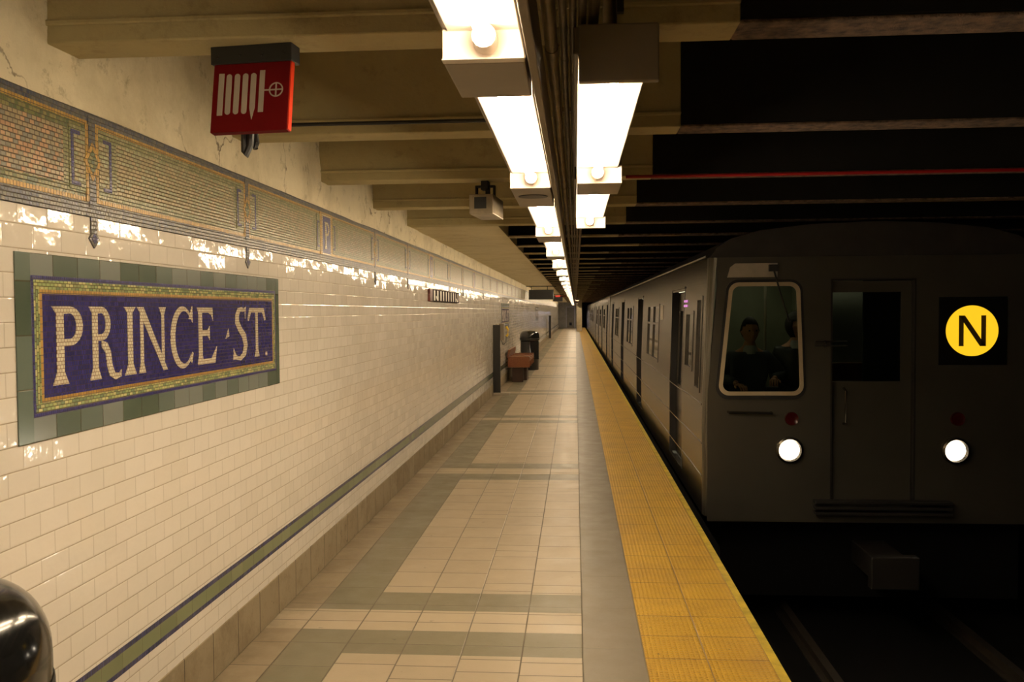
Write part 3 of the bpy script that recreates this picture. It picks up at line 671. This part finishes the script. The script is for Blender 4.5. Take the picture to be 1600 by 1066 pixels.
# bench
t = thing('wooden_bench', 'brown wooden platform bench with low back between post and trash can', 'bench', (-1.38, 21.3, 0))
B().box((-.26, 0, .50), (.26, 2.1, .60)).build('seat', MT['wood'], t, bevel=.015)
b = B()
for yy in (0, .68, 1.36, 2.02): b = B(); b.box((-.27, yy - .02, .36), (.27, yy + .05, .62)); b.build('end_panel', MT['wood'], t, bevel=.012)
b = B(); b.prism([(-.30, .60), (-.24, .60), (-.20, .80), (-.26, .80)], 'y', 0, 2.1); b.build('backrest', MT['wood'], t, bevel=.01)
for yy in (.05, 1.0, 1.85):
    B().box((-.17, yy, 0), (.10, yy + .10, .50)).build('leg', MT['wooddark'], t, bevel=.008)
B().box((.04, .6, .0), (.16, 1.3, .50)).build('leg', MT['wooddark'], t, bevel=.008)
def can(loc, label):
    t = thing('trash_can', label, 'trash can', loc, 0, 'round black trash cans')
    B().lathe([(.0001, .0), (.262, 0), (.27, .02), (.272, .30), (.278, .31), (.278, .34), (.272, .35), (.275, .84), (.255, .86), (.0001, .86)], n=48).build('bin_body', MT['blackp'], t, smooth=True)
    pr = [(.2, .86), (.285, .865), (.292, .88), (.292, .99)]
    for i in range(11):
        a = PI / 2 * i / 10; pr.append((.172 + .12 * math.cos(a), .99 + .155 * math.sin(a)))
    pr += [(.09, 1.158), (.0001, 1.165)]
    B().lathe(pr, n=48).build('domed_lid', MT['blackp'], t, smooth=True)
    B().lathe([(.2935, .90), (.296, .905), (.296, .93), (.2935, .935)], n=48).build('lid_band', MT['blackm'], t, smooth=True)
    return t
c0 = can((-1.355, 25.9, 0), 'black domed trash can standing just beyond the wooden bench')
dup(c0, (-1.408, 1.69, 0), label='glossy black trash can lid cut off in the bottom corner by the wall')

# ------------------------------------------------------------------ hanging signs far along the platform
def hsign(loc, w, h, label, name='hanging_sign'):
    t = thing(name, label, 'sign', loc)
    B().box((-w / 2, -.05, -h), (w / 2, .05, 0)).build('panel', MT['blackm'], t, bevel=.004)
    q = B(); q.tube([(-w * .4, 0, 0), (-w * .4, 0, ZB - loc[2] - .02)], .012, 8); q.tube([(w * .25, 0, 0), (w * .25, 0, ZB - loc[2] - .02)], .012, 8); q.build('hanger_rod', MT['darkmetal'], t)
    B().box((-w * .65, -.02, ZB - loc[2] - .03), (w * .6, .02, ZB - loc[2])).build('top_rail', MT['darkmetal'], t)
    return t
hsign((-1.18, 30.5, 2.475), .86, .34, 'wide black blank hanging sign on two rods under the soffit')
t = hsign((-.90, 45.5, 2.50), .50, .27, 'smaller black hanging sign topped by a red lit strip')
B().box((-.46, -.055, -.02), (.46, -.02, .035)).build('red_rim', MT['red'], t); B().box((-.12, -.062, -.04), (.12, -.056, .045)).build('red_lit_letters', MT['redglow'], t)

# ------------------------------------------------------------------ subway train
CX, Y0, XS = 2.64, 8.0, 1.15
def lean(z): return XS + .05 * max(0, min(1, (z - .9) / 1.3))
def grid_panel(us, vs, holes):
    """cells of a rectangle cut at the hole edges, holes left out: list of (u0,u1,v0,v1)"""
    U = sorted(set(us + [h[0] for h in holes] + [h[1] for h in holes])); V = sorted(set(vs + [h[2] for h in holes] + [h[3] for h in holes])); out = []
    for a, b_ in zip(U[:-1], U[1:]):
        for c, d in zip(V[:-1], V[1:]):
            m = ((a + b_) / 2, (c + d) / 2)
            if not any(h[0] < m[0] < h[1] and h[2] < m[1] < h[3] for h in holes): out.append((a, b_, c, d))
    return out
DOORS = [2.25, 8.1, 13.9, 19.7]; CL = 22.0
WINS = [(4.45, 6.35), (10.05, 11.95), (15.85, 17.75)]
def build_car(lead, label):
    root = thing('subway_car', label, 'train car', (CX, Y0, -1.1), 0, 'cars of the stopped train')
    def bw(b, name, m, par=None, **k):
        b.v = [(v[0] - CX, v[1] - Y0, v[2] + 1.1) for v in b.v]; return b.build(name, m, par or root, **k)
    def sv(b, y0, y1, z0, z1, off=0., th=.03, mi=0):
        a = lean(z0) + off; c = lean(z1) + off
        b.add([(a, y0, z0), (a, y1, z0), (c, y1, z1), (c, y0, z1), (a + th, y0, z0), (a + th, y1, z0), (c + th, y1, z1), (c + th, y0, z1)],
              [(0, 1, 2, 3), (7, 6, 5, 4), (0, 4, 5, 1), (1, 5, 6, 2), (2, 6, 7, 3), (3, 7, 4, 0)], mi)
    holes = [(Y0 + d - .62, Y0 + d + .62, .0, 1.94) for d in DOORS] + [(Y0 + a, Y0 + c, 1.02, 1.80) for a, c in WINS]
    if lead: holes += [(8.28, 8.62, .98, 1.84), (8.86, 9.42, 1.14, 1.70)]
    b = B()
    for a, c, d, e in grid_panel([Y0 + .1, Y0 + CL], [-.14, .9, 2.2], holes): sv(b, a, c, d, e)
    # far side, roof, front shell
    b.box((2 * CX - XS - .04, Y0 + .1, -.14), (2 * CX - XS, Y0 + CL, 2.2))
    b.box((XS + .03, Y0 + .1, -.14), (2 * CX - XS - .04, Y0 + CL, -.02)); b.box((XS + .06, Y0 + CL - .04, -.02), (2 * CX - XS - .04, Y0 + CL, 2.2))
    bw(b, 'body', MT['steel']); b = B()
    def wx(x, z): return x - .085 * max(0, min(1, (1.95 - z) / 1.0)) if x < 1.45 else x
    fh = [(1.378, 2.003, .985, 1.945), (2.27, 3.01, -.04, 2.0)]
    if not lead: fh = [(2.27, 3.01, -.04, 2.0)]
    for a, c, d, e in grid_panel([1.27, 4.02], [-.185, .9, 2.2], fh):
        b.add([(wx(a, d), Y0, d), (wx(c, d), Y0, d), (wx(c, e), Y0, e), (wx(a, e), Y0, e), (wx(a, d), Y0 + .03, d), (wx(c, d), Y0 + .03, d), (wx(c, e), Y0 + .03, e), (wx(a, e), Y0 + .03, e)],
              [(0, 1, 2, 3), (7, 6, 5, 4), (0, 4, 5, 1), (1, 5, 6, 2), (2, 6, 7, 3), (3, 7, 4, 0)])
    for (z0, z1) in ((-.14, .9), (.9, 2.2)):
        for i in range(4):
            def cp(t, z): return (lean(z) + (wx(1.27, z) - lean(z)) * (1 - math.cos(t * PI / 2)), Y0 + .1 * (1 - math.sin(t * PI / 2)), z)
            b.quad(cp(i / 4, z0), cp((i + 1) / 4, z0), cp((i + 1) / 4, z1), cp(i / 4, z1))
    b.quad((4.02, Y0, -.14), (4.13, Y0 + .1, -.14), (4.13, Y0 + .1, 2.2), (4.02, Y0, 2.2))
    bw(b, 'front_shell', MT['front'])
    prof = [(1.215, 2.2), (1.27, 2.29), (1.40, 2.37), (1.65, 2.44), (2.1, 2.49), (2.7, 2.51)]; prof = prof + [(2 * CX - x, z) for x, z in prof[::-1][1:]]
    b = B(); b.prism(prof, 'y', Y0 + .02, Y0 + CL); bw(b, 'roof', plain('sooty roof', (.05, .045, .04), .5, .5) if lead else bpy.data.materials['sooty roof'])
    b = B(); b.tube([(1.205, Y0 + .15, 2.225), (1.205, Y0 + CL, 2.225)], .018, 8); bw(b, 'roof_gutter', MT['steel'])
    b = B(); b.box((1.35, Y0 + .3, -.95), (4.05, Y0 + CL - .3, -.15)); bw(b, 'underframe', MT['black'])
    # side doors
    for i, d in enumerate(DOORS):
        y = Y0 + d; b = B()
        for s in (-1, 1):
            a, c = sorted((y, y + s * .62)); m0, m1 = (a + .13, c - .10) if s < 0 else (a + .10, c - .13)
            for q in grid_panel([a + .004, c - .004], [.0, .9, 1.94], [(m0, m1, .85, 1.72)]): sv(b, *q, off=.075, th=.02)
        dd = bw(b, 'door', MT['steel'])
        b = B()
        for s in (-1, 1):
            a, c = sorted((y, y + s * .62)); m0, m1 = (a + .13, c - .10) if s < 0 else (a + .10, c - .13)
            sv(b, m0, m1, .85, 1.72, off=.083, th=.004)
        bw(b, 'window', MT['glass'], dd)
        b = B(); sv(b, y - .006, y + .006, 0, 1.94, off=.070, th=.01); sv(b, y + .615, y + .635, 0, 1.96, off=-.004, th=.08); sv(b, y - .635, y - .615, 0, 1.96, off=-.004, th=.08)
        bw(b, 'rubber_seal', MT['rubber'], dd)
        b = B(); sv(b, y - .66, y + .66, 1.965, 1.985, off=-.014, th=.02); bw(b, 'rain_lip', MT['steel'], dd)
    for a, c in WINS + ([(.28, .62), (.86, 1.42)] if lead else []):
        z0, z1 = (1.02, 1.80) if c - a > 1 else ((.98, 1.84) if a < .5 else (1.14, 1.70))
        a += Y0; c += Y0; b = B()
        sv(b, a - .02, a + .02, z0 - .02, z1 + .02, -.008, .03); sv(b, c - .02, c + .02, z0 - .02, z1 + .02, -.008, .03)
        sv(b, a, c, z0 - .025, z0 + .015, -.008, .03); sv(b, a, c, z1 - .015, z1 + .025, -.008, .03)
        if c - a > 1: sv(b, a, c, 1.52, 1.55, -.006, .03); sv(b, (a + c) / 2 - .015, (a + c) / 2 + .015, z0, z1, -.006, .03)
        f = bw(b, 'side_window', MT['steel']); b = B(); sv(b, a, c, z0, z1, .012, .004); bw(b, 'pane', MT['glass'], f)
    b = B(); sv(b, Y0 + 3.9, Y0 + 4.25, 1.60, 1.80, -.006, .01); bw(b, 'side_route_sign', MT['greyp'])
    b = B()
    for z in (.20, .50, .86): sv(b, Y0 + .12, Y0 + CL, z, z + .012, -.006, .01)
    bw(b, 'trim_rail', MT['steel'])
    # saloon lining
    b = B(); b.box((XS + .13, Y0 + 1.6, -.015), (4.15, Y0 + CL - .1, .0)); b.box((4.10, Y0 + 1.6, 0), (4.14, Y0 + CL - .1, 2.15)); b.box((XS + .13, Y0 + 1.6, 2.12), (4.10, Y0 + CL - .1, 2.15)); bw(b, 'saloon_lining', MT['interior'])
    b = B(); b.box((2.2, Y0 + 2.0, 2.09), (2.32, Y0 + CL - .6, 2.115)); b.box((3.1, Y0 + 2.0, 2.09), (3.22, Y0 + CL - .6, 2.115)); bw(b, 'ceiling_lamp', MT['carlamp'])
    # end door
    b = B()
    for q in grid_panel([2.275, 2.99], [-.04, 1.98], [(2.30, 2.90, 1.08, 1.88)]): b.box((q[0], Y0 + .06, q[2]), (q[1], Y0 + .09, q[3]))
    ed = bw(b, 'front_door', MT['front']); b = B(); b.box((2.30, Y0 + .072, 1.08), (2.90, Y0 + .076, 1.88)); bw(b, 'window', MT['glass'], ed)
    b = B(); b.tube([(2.40, Y0 + .05, .70), (2.40, Y0 - .01, .72), (2.40, Y0 - .01, 1.0), (2.40, Y0 + .05, 1.02)], .011, 8); bw(b, 'handle', MT['steel'], ed)
    b = B(); b.box((2.27, Y0 + .0, -.05), (2.285, Y0 + .1, 2.0)); b.box((2.995, Y0, -.05), (3.01, Y0 + .1, 2.0)); b.box((2.27, Y0, 1.985), (3.01, Y0 + .1, 2.0)); bw(b, 'door_jamb', MT['darkmetal'])
    b = B()
    for i in range(3): b.box((2.12, Y0 - .10, -.10 + i * .05), (3.30, Y0 + .0, -.075 + i * .05))
    bw(b, 'buffer_beam', MT['darkmetal'], bevel=.004)
    b = B(); b.box((2.55, Y0 - .35, -.62), (2.85, Y0 + .4, -.42)); b.box((2.50, Y0 - .42, -.66), (2.90, Y0 - .32, -.38)); bw(b, 'coupler', MT['darkmetal'], bevel=.01)
    if not lead: return root
    # cab window with rounded frame
    def rr(x0a, x0b, x1a, x1b, z0, z1, r, n=6):
        """rounded trapezoid outline: a = bottom, b = top x positions"""
        cs = [(x1a - r, z0 + r, -90), (x1b - r, z1 - r, 0), (x0b + r, z1 - r, 90), (x0a + r, z0 + r, 180)]
        return [(cx + r * math.cos(math.radians(a0 + 90 * i / n)), cz + r * math.sin(math.radians(a0 + 90 * i / n))) for cx, cz, a0 in cs for i in range(n + 1)]
    def rrframe(o, i, y0, y1):
        b = B(); n = len(o)
        for k in range(n):
            k2 = (k + 1) % n
            b.add([(o[k][0], y1, o[k][1]), (o[k2][0], y1, o[k2][1]), (i[k2][0], y1, i[k2][1]), (i[k][0], y1, i[k][1]), (o[k][0], y0, o[k][1]), (o[k2][0], y0, o[k2][1]), (i[k2][0], y0, i[k2][1]), (i[k][0], y0, i[k][1])],
                  [(0, 1, 2, 3), (7, 6, 5, 4), (0, 4, 5, 1), (2, 6, 7, 3)])
        return b
    rub = rrframe(rr(1.258, 1.345, 2.055, 2.022, .925, 2.0, .11), rr(1.293, 1.377, 2.024, 1.992, .967, 1.967, .085), Y0 - .012, Y0)
    fr = rrframe(rr(1.285, 1.370, 2.031, 1.999, .960, 1.975, .09), rr(1.320, 1.403, 2.000, 1.967, .995, 1.940, .065), Y0 - .022, Y0 - .004)
    cwf = bw(fr, 'cab_window_frame', MT['bronze']); bw(rub, 'rubber_gasket', MT['rubber'], cwf)
    b = B(); b.prism(rr(1.303, 1.387, 2.014, 1.982, .975, 1.955, .07), 'y', Y0 + .008, Y0 + .012); bw(b, 'pane', MT['glass'], cwf)
    b = B(); b.prism([(1.36, 2.02), (1.80, 2.02), (1.80, 2.145), (1.43, 2.145), (1.385, 2.11)], 'y', Y0 - .012, Y0); bw(b, 'vent_panel', MT['greyp'])
    b = B(); b.tube([(1.76, Y0 - .03, 2.10), (1.80, Y0 - .035, 1.95), (1.90, Y0 - .03, 1.62)], .008, 6); b.box((1.72, Y0 - .05, 2.07), (1.80, Y0, 2.13)); bw(b, 'windscreen_wiper', MT['blackm'])
    b = B(); b.tube([(1.37, Y0, .81), (1.37, Y0 - .05, .81), (1.75, Y0 - .05, .805), (1.75, Y0, .805)], .012, 8); bw(b, 'grab_bar', MT['steel'], smooth=True)
    b = B(); b.tube([(2.22, Y0, 1.40), (2.22, Y0 - .05, 1.41), (2.22, Y0 - .05, 1.44), (2.22, Y0, 1.45)], .009, 8); b.box((2.12, Y0 - .06, 1.40), (2.40, Y0 - .045, 1.41)); b.box((2.12, Y0 - .06, 1.44), (2.40, Y0 - .045, 1.45)); bw(b, 'chain_bracket', MT['darkmetal'])
    for s, xx in ((0, 1.91), (1, 3.351)):
        b = B(); b.lathe([(.0001, -.012), (.045, -.012), (.058, -.02), (.062, 0)], (xx + .02, Y0, .75), 24, 0, 'y'); bw(b, 'marker_lamp', plain('dark red lens', (.05, .004, .004), .2) if not s else bpy.data.materials['dark red lens'], smooth=True)
        b = B(); b.lathe([(.085, 0), (.12, 0), (.12, -.035), (.10, -.045), (.085, -.03)], (xx, Y0, .469), 32, 0, 'y'); hl = bw(b, 'headlight', MT['steel'], smooth=True)
        b = B(); b.lathe([(.0001, -.038), (.04, -.034), (.082, -.022), (.088, -.01)], (xx, Y0, .469), 32, 0, 'y'); bw(b, 'lens', MT['head'], hl, smooth=True)
    # route sign
    b = B(); b.box((3.20, Y0 - .008, 1.23), (3.78, Y0, 1.83)); rs = bw(b, 'route_sign', MT['blackp'])
    b = B(); b.lathe([(.0001, -.014), (.222, -.014), (.224, -.006)], (3.483, Y0, 1.531), 56, 0, 'y'); bw(b, 'yellow_bullet', MT['routeY'], rs)
    b = B(); yy0, yy1 = Y0 - .019, Y0 - .0145
    def L(*p): b.prism([(3.483 + q[0], 1.531 + q[1]) for q in p], 'y', yy0, yy1)
    L((-.115, -.135), (-.075, -.135), (-.075, .135), (-.115, .135)); L((.075, -.135), (.115, -.135), (.115, .135), (.075, .135)); L((-.115, .135), (-.065, .135), (.115, -.135), (.065, -.135))
    bw(b, 'letter', plain('dark brown letter', (.12, .07, .006), .6), rs)
    # violet indicator lamps on the side, cab interior
    b = B()
    for yy in (9.44, 9.60):
        for zz in (1.775, 1.825): sv(b, yy - .05, yy + .05, zz - .012, zz + .012, -.008, .01)
    bw(b, 'violet_indicator', MT['purple'])
    b = B(); b.box((1.26, Y0 + 1.48, 0), (2.30, Y0 + 1.52, 2.15)); b.box((2.28, Y0 + .12, 0), (2.31, Y0 + 1.5, 2.15)); b.box((1.25, Y0 + .05, 2.12), (2.3, Y0 + 1.5, 2.15)); b.box((1.25, Y0 + .05, -.015), (4.1, Y0 + 1.6, 0)); bw(b, 'cab_lining', MT['cabwall'])
    b = B(); b.box((2.665, Y0 + .35, 0), (3.4, Y0 + .38, 2.12)); bw(b, 'added_dark_panel', MT['blackm'])  # added panel that keeps the right part of the door window dark
    b = B(); b.box((2.5, Y0 + 2.1, .42), (3.3, Y0 + 2.55, .48)); b.box((2.5, Y0 + 2.0, .42), (3.3, Y0 + 2.06, 1.13)); bw(b, 'orange_seat', MT['orange'])
    b = B(); b.box((1.55, Y0 + .55, 2.09), (2.0, Y0 + 1.2, 2.118)); bw(b, 'cab_fill_lamp', MT['cabfill'])  # added fill light that brightens the driver behind the cab window
    b = B(); b.box((1.30, Y0 + .10, .80), (2.10, Y0 + .34, .93)); b.box((1.74, Y0 + .16, .93), (1.86, Y0 + .26, 1.02)); bw(b, 'control_desk', MT['darkmetal'], bevel=.01)
    b = B(); b.tube([(1.855, Y0 + .75, 0), (1.855, Y0 + .75, 2.12)], .014, 10); bw(b, 'cab_pole', MT['greyp'])
    b = B(); b.box((1.40, Y0 + .60, .50), (1.90, Y0 + 1.0, .58)); b.box((1.42, Y0 + .98, .58), (1.88, Y0 + 1.04, 1.1)); b.box((1.62, Y0 + .78, .0), (1.68, Y0 + .84, .5)); bw(b, 'cab_seat', MT['blackm'], bevel=.02)
    return root
lead = build_car(True, 'leading train car with yellow N sign, headlights and driver window')
fol = build_car(False, 'unused'); fol.location.y = Y0 + 22.35; fol['label'] = 'second train car, directly behind the leading one'
dup(fol, (CX, Y0 + 44.7, -1.1), label='third train car, far down the platform')
dup(fol, (CX, Y0 + 67.05, -1.1), label='last train car, by the far platform end')
for i, (xx, lab) in enumerate(((1.98, 'running rail of the track nearer to the platform edge'), (3.42, 'running rail of the track farther from the platform edge'))):
    b = B(); b.box((xx - .065, YN, -1.2), (xx + .065, YF, -1.185)); b.box((xx - .01, YN, -1.185), (xx + .01, YF, -1.12)); b.box((xx - .035, YN, -1.12), (xx + .035, YF, -1.09))
    tag(b.build('running_rail', plain('worn rail steel', (.12, .10, .08), .35, .8) if i == 0 else bpy.data.materials['worn rail steel']), lab, 'rail', 'rails of the near track')
b = B()
for i in range(40): b.box((1.4, 1.0 + i * .62 - .11 - 3, -1.26), (4.0, 1.0 + i * .62 + .11 - 3, -1.195))

# ------------------------------------------------------------------ people
def skinned(verts, edges, radii, sub=2):
    me = bpy.data.meshes.new('tmp'); me.from_pydata(verts, edges, []); o = bpy.data.objects.new('tmp', me); COL.objects.link(o)
    o.modifiers.new('s', 'SKIN'); sl = me.skin_vertices[0].data
    for i, r in enumerate(radii): sl[i].radius = (r, r) if not hasattr(r, '__len__') else r
    sl[0].use_root = True
    sm = o.modifiers.new('d', 'SUBSURF'); sm.levels = sub
    dg = bpy.context.evaluated_depsgraph_get(); ev = o.evaluated_get(dg); m2 = ev.to_mesh()
    v = [tuple(q.co) for q in m2.vertices]; f = [tuple(p.vertices) for p in m2.polygons]; ev.to_mesh_clear(); bpy.data.objects.remove(o); return v, f
def head_mesh(c, r=.105, yaw=0.):
    """face towards -Y before yaw"""
    vs = []; fs = []; n, m = 28, 20; R = Matrix.Rotation(yaw, 3, 'Z')
    for j in range(m + 1):
        ph = PI * j / m
        for i in range(n):
            th = 2 * PI * i / n; x = math.sin(ph) * math.sin(th); y = -math.sin(ph) * math.cos(th); z = math.cos(ph)
            p = Vector((x * r * .74, y * r * .92, z * r * 1.18))
            if z < -.1: k = (-z - .1); p.x *= 1 - .38 * k; p.y = p.y * (1 - .15 * k) - .012 * k
            front = max(0, -y)
            p.y -= .022 * front ** 8 * math.exp(-((z + .12) / .16) ** 2) * math.exp(-(x / .16) ** 2) * 1.4        # nose
            p.y += .012 * front ** 3 * math.exp(-((z - .10) / .09) ** 2) * math.exp(-((abs(x) - .32) / .14) ** 2)   # eye sockets
            p.y -= .006 * front ** 3 * math.exp(-((z - .26) / .08) ** 2)                                            # brow
            p.y -= .006 * front ** 4 * math.exp(-((z + .45) / .06) ** 2) * math.exp(-(x / .25) ** 2)                # lips
            p.x += math.copysign(.016, x) * math.exp(-((z + .0) / .2) ** 2) * math.exp(-((y - .05) / .12) ** 2) * (abs(x) > .8)  # ears
            vs.append(tuple(R @ p + Vector(c)))
    for j in range(m):
        for i in range(n): fs.append((j * n + i, j * n + (i + 1) % n, (j + 1) * n + (i + 1) % n, (j + 1) * n + i))
    return vs, fs
def hand(w_, d, up, side=1):
    """palm and five curled fingers from wrist w_, pointing along d, back of hand up"""
    w_, d, up = Vector(w_), Vector(d).normalized(), Vector(up).normalized(); s = d.cross(up).normalized() * side; v = [w_, w_ + d * .04, w_ + d * .085]; e = [(0, 1), (1, 2)]; r = [(.026, .018), (.036, .016), (.038, .015)]
    parts = [skinned([tuple(q) for q in v], e, r, 1)]
    for k, (o, l) in enumerate(((-.032, .070), (-.011, .080), (.011, .075), (.031, .058))):
        a = w_ + d * .082 + s * o; pts = [a, a + d * l * .45 - up * .006, a + d * l * .75 - up * .028, a + d * l * .82 - up * .05]
        parts.append(skinned([tuple(q) for q in pts], [(0, 1), (1, 2), (2, 3)], [.0095, .0088, .008, .007], 1))
    a = w_ + d * .025 - s * .028; pts = [a, a - s * .028 + d * .02 - up * .01, a - s * .030 + d * .055 - up * .022]
    parts.append(skinned([tuple(q) for q in pts], [(0, 1), (1, 2)], [.012, .0105, .0085], 1)); return parts
def person(label, hx, hy, hz, pelvis, hands, legs, yaw, jacket, hairlong=False, rad=.105, loc=None):
    t = thing('person', label, 'person', loc)
    off = Vector(loc)
    def bl(parts, name, m, par=None, sm=True):
        b = B()
        for v, f in parts: b.add([tuple(Vector(q) - off) for q in v], f)
        return b.build(name, m, par or t, smooth=sm)
    P = Vector(pelvis); H = Vector((hx, hy, hz)); neck = H + Vector((0, .02, -.15)); chest = neck + Vector((0, .03, -.16)); waist = (P + chest) / 2
    vs = [P, waist, chest, neck, H + Vector((0, .01, -.05))]; e = [(0, 1), (1, 2), (2, 3), (3, 4)]; r = [(.15, .11), (.145, .105), (.165, .11), (.055, .055), (.055, .055)]
    jv = [P, waist, chest, neck + Vector((0, .01, -.045))]; je = [(0, 1), (1, 2), (2, 3)]; jr = [(.165, .125), (.17, .13), (.21, .155), (.14, .12)]
    hp = []
    for s, (elb, wr, d, up) in zip((-1, 1), hands):
        sh = chest + Vector((s * .17, 0, .06)); i = len(vs); vs += [sh, Vector(elb), Vector(wr)]; e += [(2, i), (i, i + 1), (i + 1, i + 2)]; r += [.055, .042, .026]
        i = len(jv); wr2 = Vector(wr).lerp(Vector(elb), .12); jv += [sh, Vector(elb), wr2]; je += [(2, i), (i, i + 1), (i + 1, i + 2)]; jr += [.085, .062, .046]
        hp += hand(wr, d, up, s)
    lg = []; lr = []; le = []; tv = [P]; 
    for s, (kn, an) in zip((-1, 1), legs):
        hip = P + Vector((s * .09, 0, -.03)); i = len(tv); tv += [hip, Vector(kn), Vector(an), Vector(an) + Vector((0, -.14, -.05))]; le += [(0, i), (i, i + 1), (i + 1, i + 2), (i + 2, i + 3)]; lr += [.085, .06, .045, .04]
        j = len(vs); vs += [hip, Vector(kn), Vector(an)]; e += [(0, j), (j, j + 1), (j + 1, j + 2)]; r += [.07, .05, .035]
    tup = lambda q: [tuple(x) for x in q]
    bl([skinned(tup(vs), e, r), head_mesh(H, rad, yaw)] + hp, 'body', MT['skin'])
    bl([skinned(tup(jv), je, jr)], 'jacket', jacket)
    bl([skinned(tup(tv), le, [.15] + lr)], 'trousers', MT['blackm'])
    # shirt front and collar
    b = B(); c0_ = neck - off; b.lathe([(.085, -.05), (.072, 0), (.060, .03)], (c0_.x, c0_.y, c0_.z - .01), 20); b.build('shirt_collar', MT['shirt'], t, smooth=True)
    # hair: shell over crown and back
    v, f = head_mesh(H + Vector((0, .012, .010)), rad * (1.22 if hairlong else 1.09), yaw)
    lim = H.z + (.02 if not hairlong else -.20); R = Matrix.Rotation(yaw, 3, 'Z'); fw = R @ Vector((0, -1, 0)); keep = []
    for q in f:
        ctr = sum((Vector(v[i]) for i in q), Vector()) / 4; dp = (ctr - H).dot(fw)
        if ctr.z > H.z + .045 + dp * .35 or (dp < -.0 and ctr.z > H.z - (.16 if hairlong else .05)): keep.append(q)
    b = B(); b.add([tuple(Vector(q) - off) for q in v], keep); o = b.build('hair', MT['hair'], t, smooth=True); s_ = o.modifiers.new('s', 'SOLIDIFY'); s_.thickness = .008
    b = B()
    for s in (-1, 1):
        q = H + R @ Vector((s * .033, -rad * .84, .012)) - off; b.lathe([(.0001, -.006), (.007, -.004), (.009, 0)], tuple(q), 10, 0, 'y')
    b.build('eye', MT['blackm'], t); return t
person('train driver in dark jacket seated behind the cab window, hands on the controls', 1.66, 8.50, 1.52, (1.66, 8.80, .72),
       [((1.40, 8.62, 1.08), (1.53, 8.38, 1.03), (.25, -1, -.15), (0, -.1, 1)), ((1.98, 8.62, 1.10), (1.85, 8.36, 1.08), (-.2, -1, -.1), (0, -.1, 1))],
       [((1.55, 8.45, .62), (1.55, 8.42, .12)), ((1.80, 8.45, .62), (1.80, 8.42, .12))], .12, MT['jacket'], loc=(1.66, 8.80, 0))
person('dark figure with bushy hair standing at the inner edge of the cab window', 2.16, 8.75, 1.56, (2.14, 8.82, .92),
       [((1.96, 8.86, 1.10), (1.98, 8.70, .95), (0, -.6, -1), (-1, 0, 0)), ((2.23, 8.95, 1.10), (2.2, 8.9, .86), (0, -.3, -1), (1, 0, 0))],
       [((2.08, 8.78, .50), (2.08, 8.84, .08)), ((2.2, 8.78, .50), (2.2, 8.84, .08))], .9, MT['blackm'], hairlong=True, loc=(2.14, 8.82, 0))

# extra small far lamps at the tunnel end
o = B().lathe([(.0001, -.05), (.07, -.03), (.08, 0)], (.35, 88, 1.55), 16, 0, 'y').box((.27, 88, 1.45), (.43, 88.1, 1.65)).box((.33, 88.04, 0.005), (.37, 88.08, 1.45)).build('signal_lamp', MT['bluewhite']); tag(o, 'tiny blue white lamp at the far tunnel mouth', 'lamp')
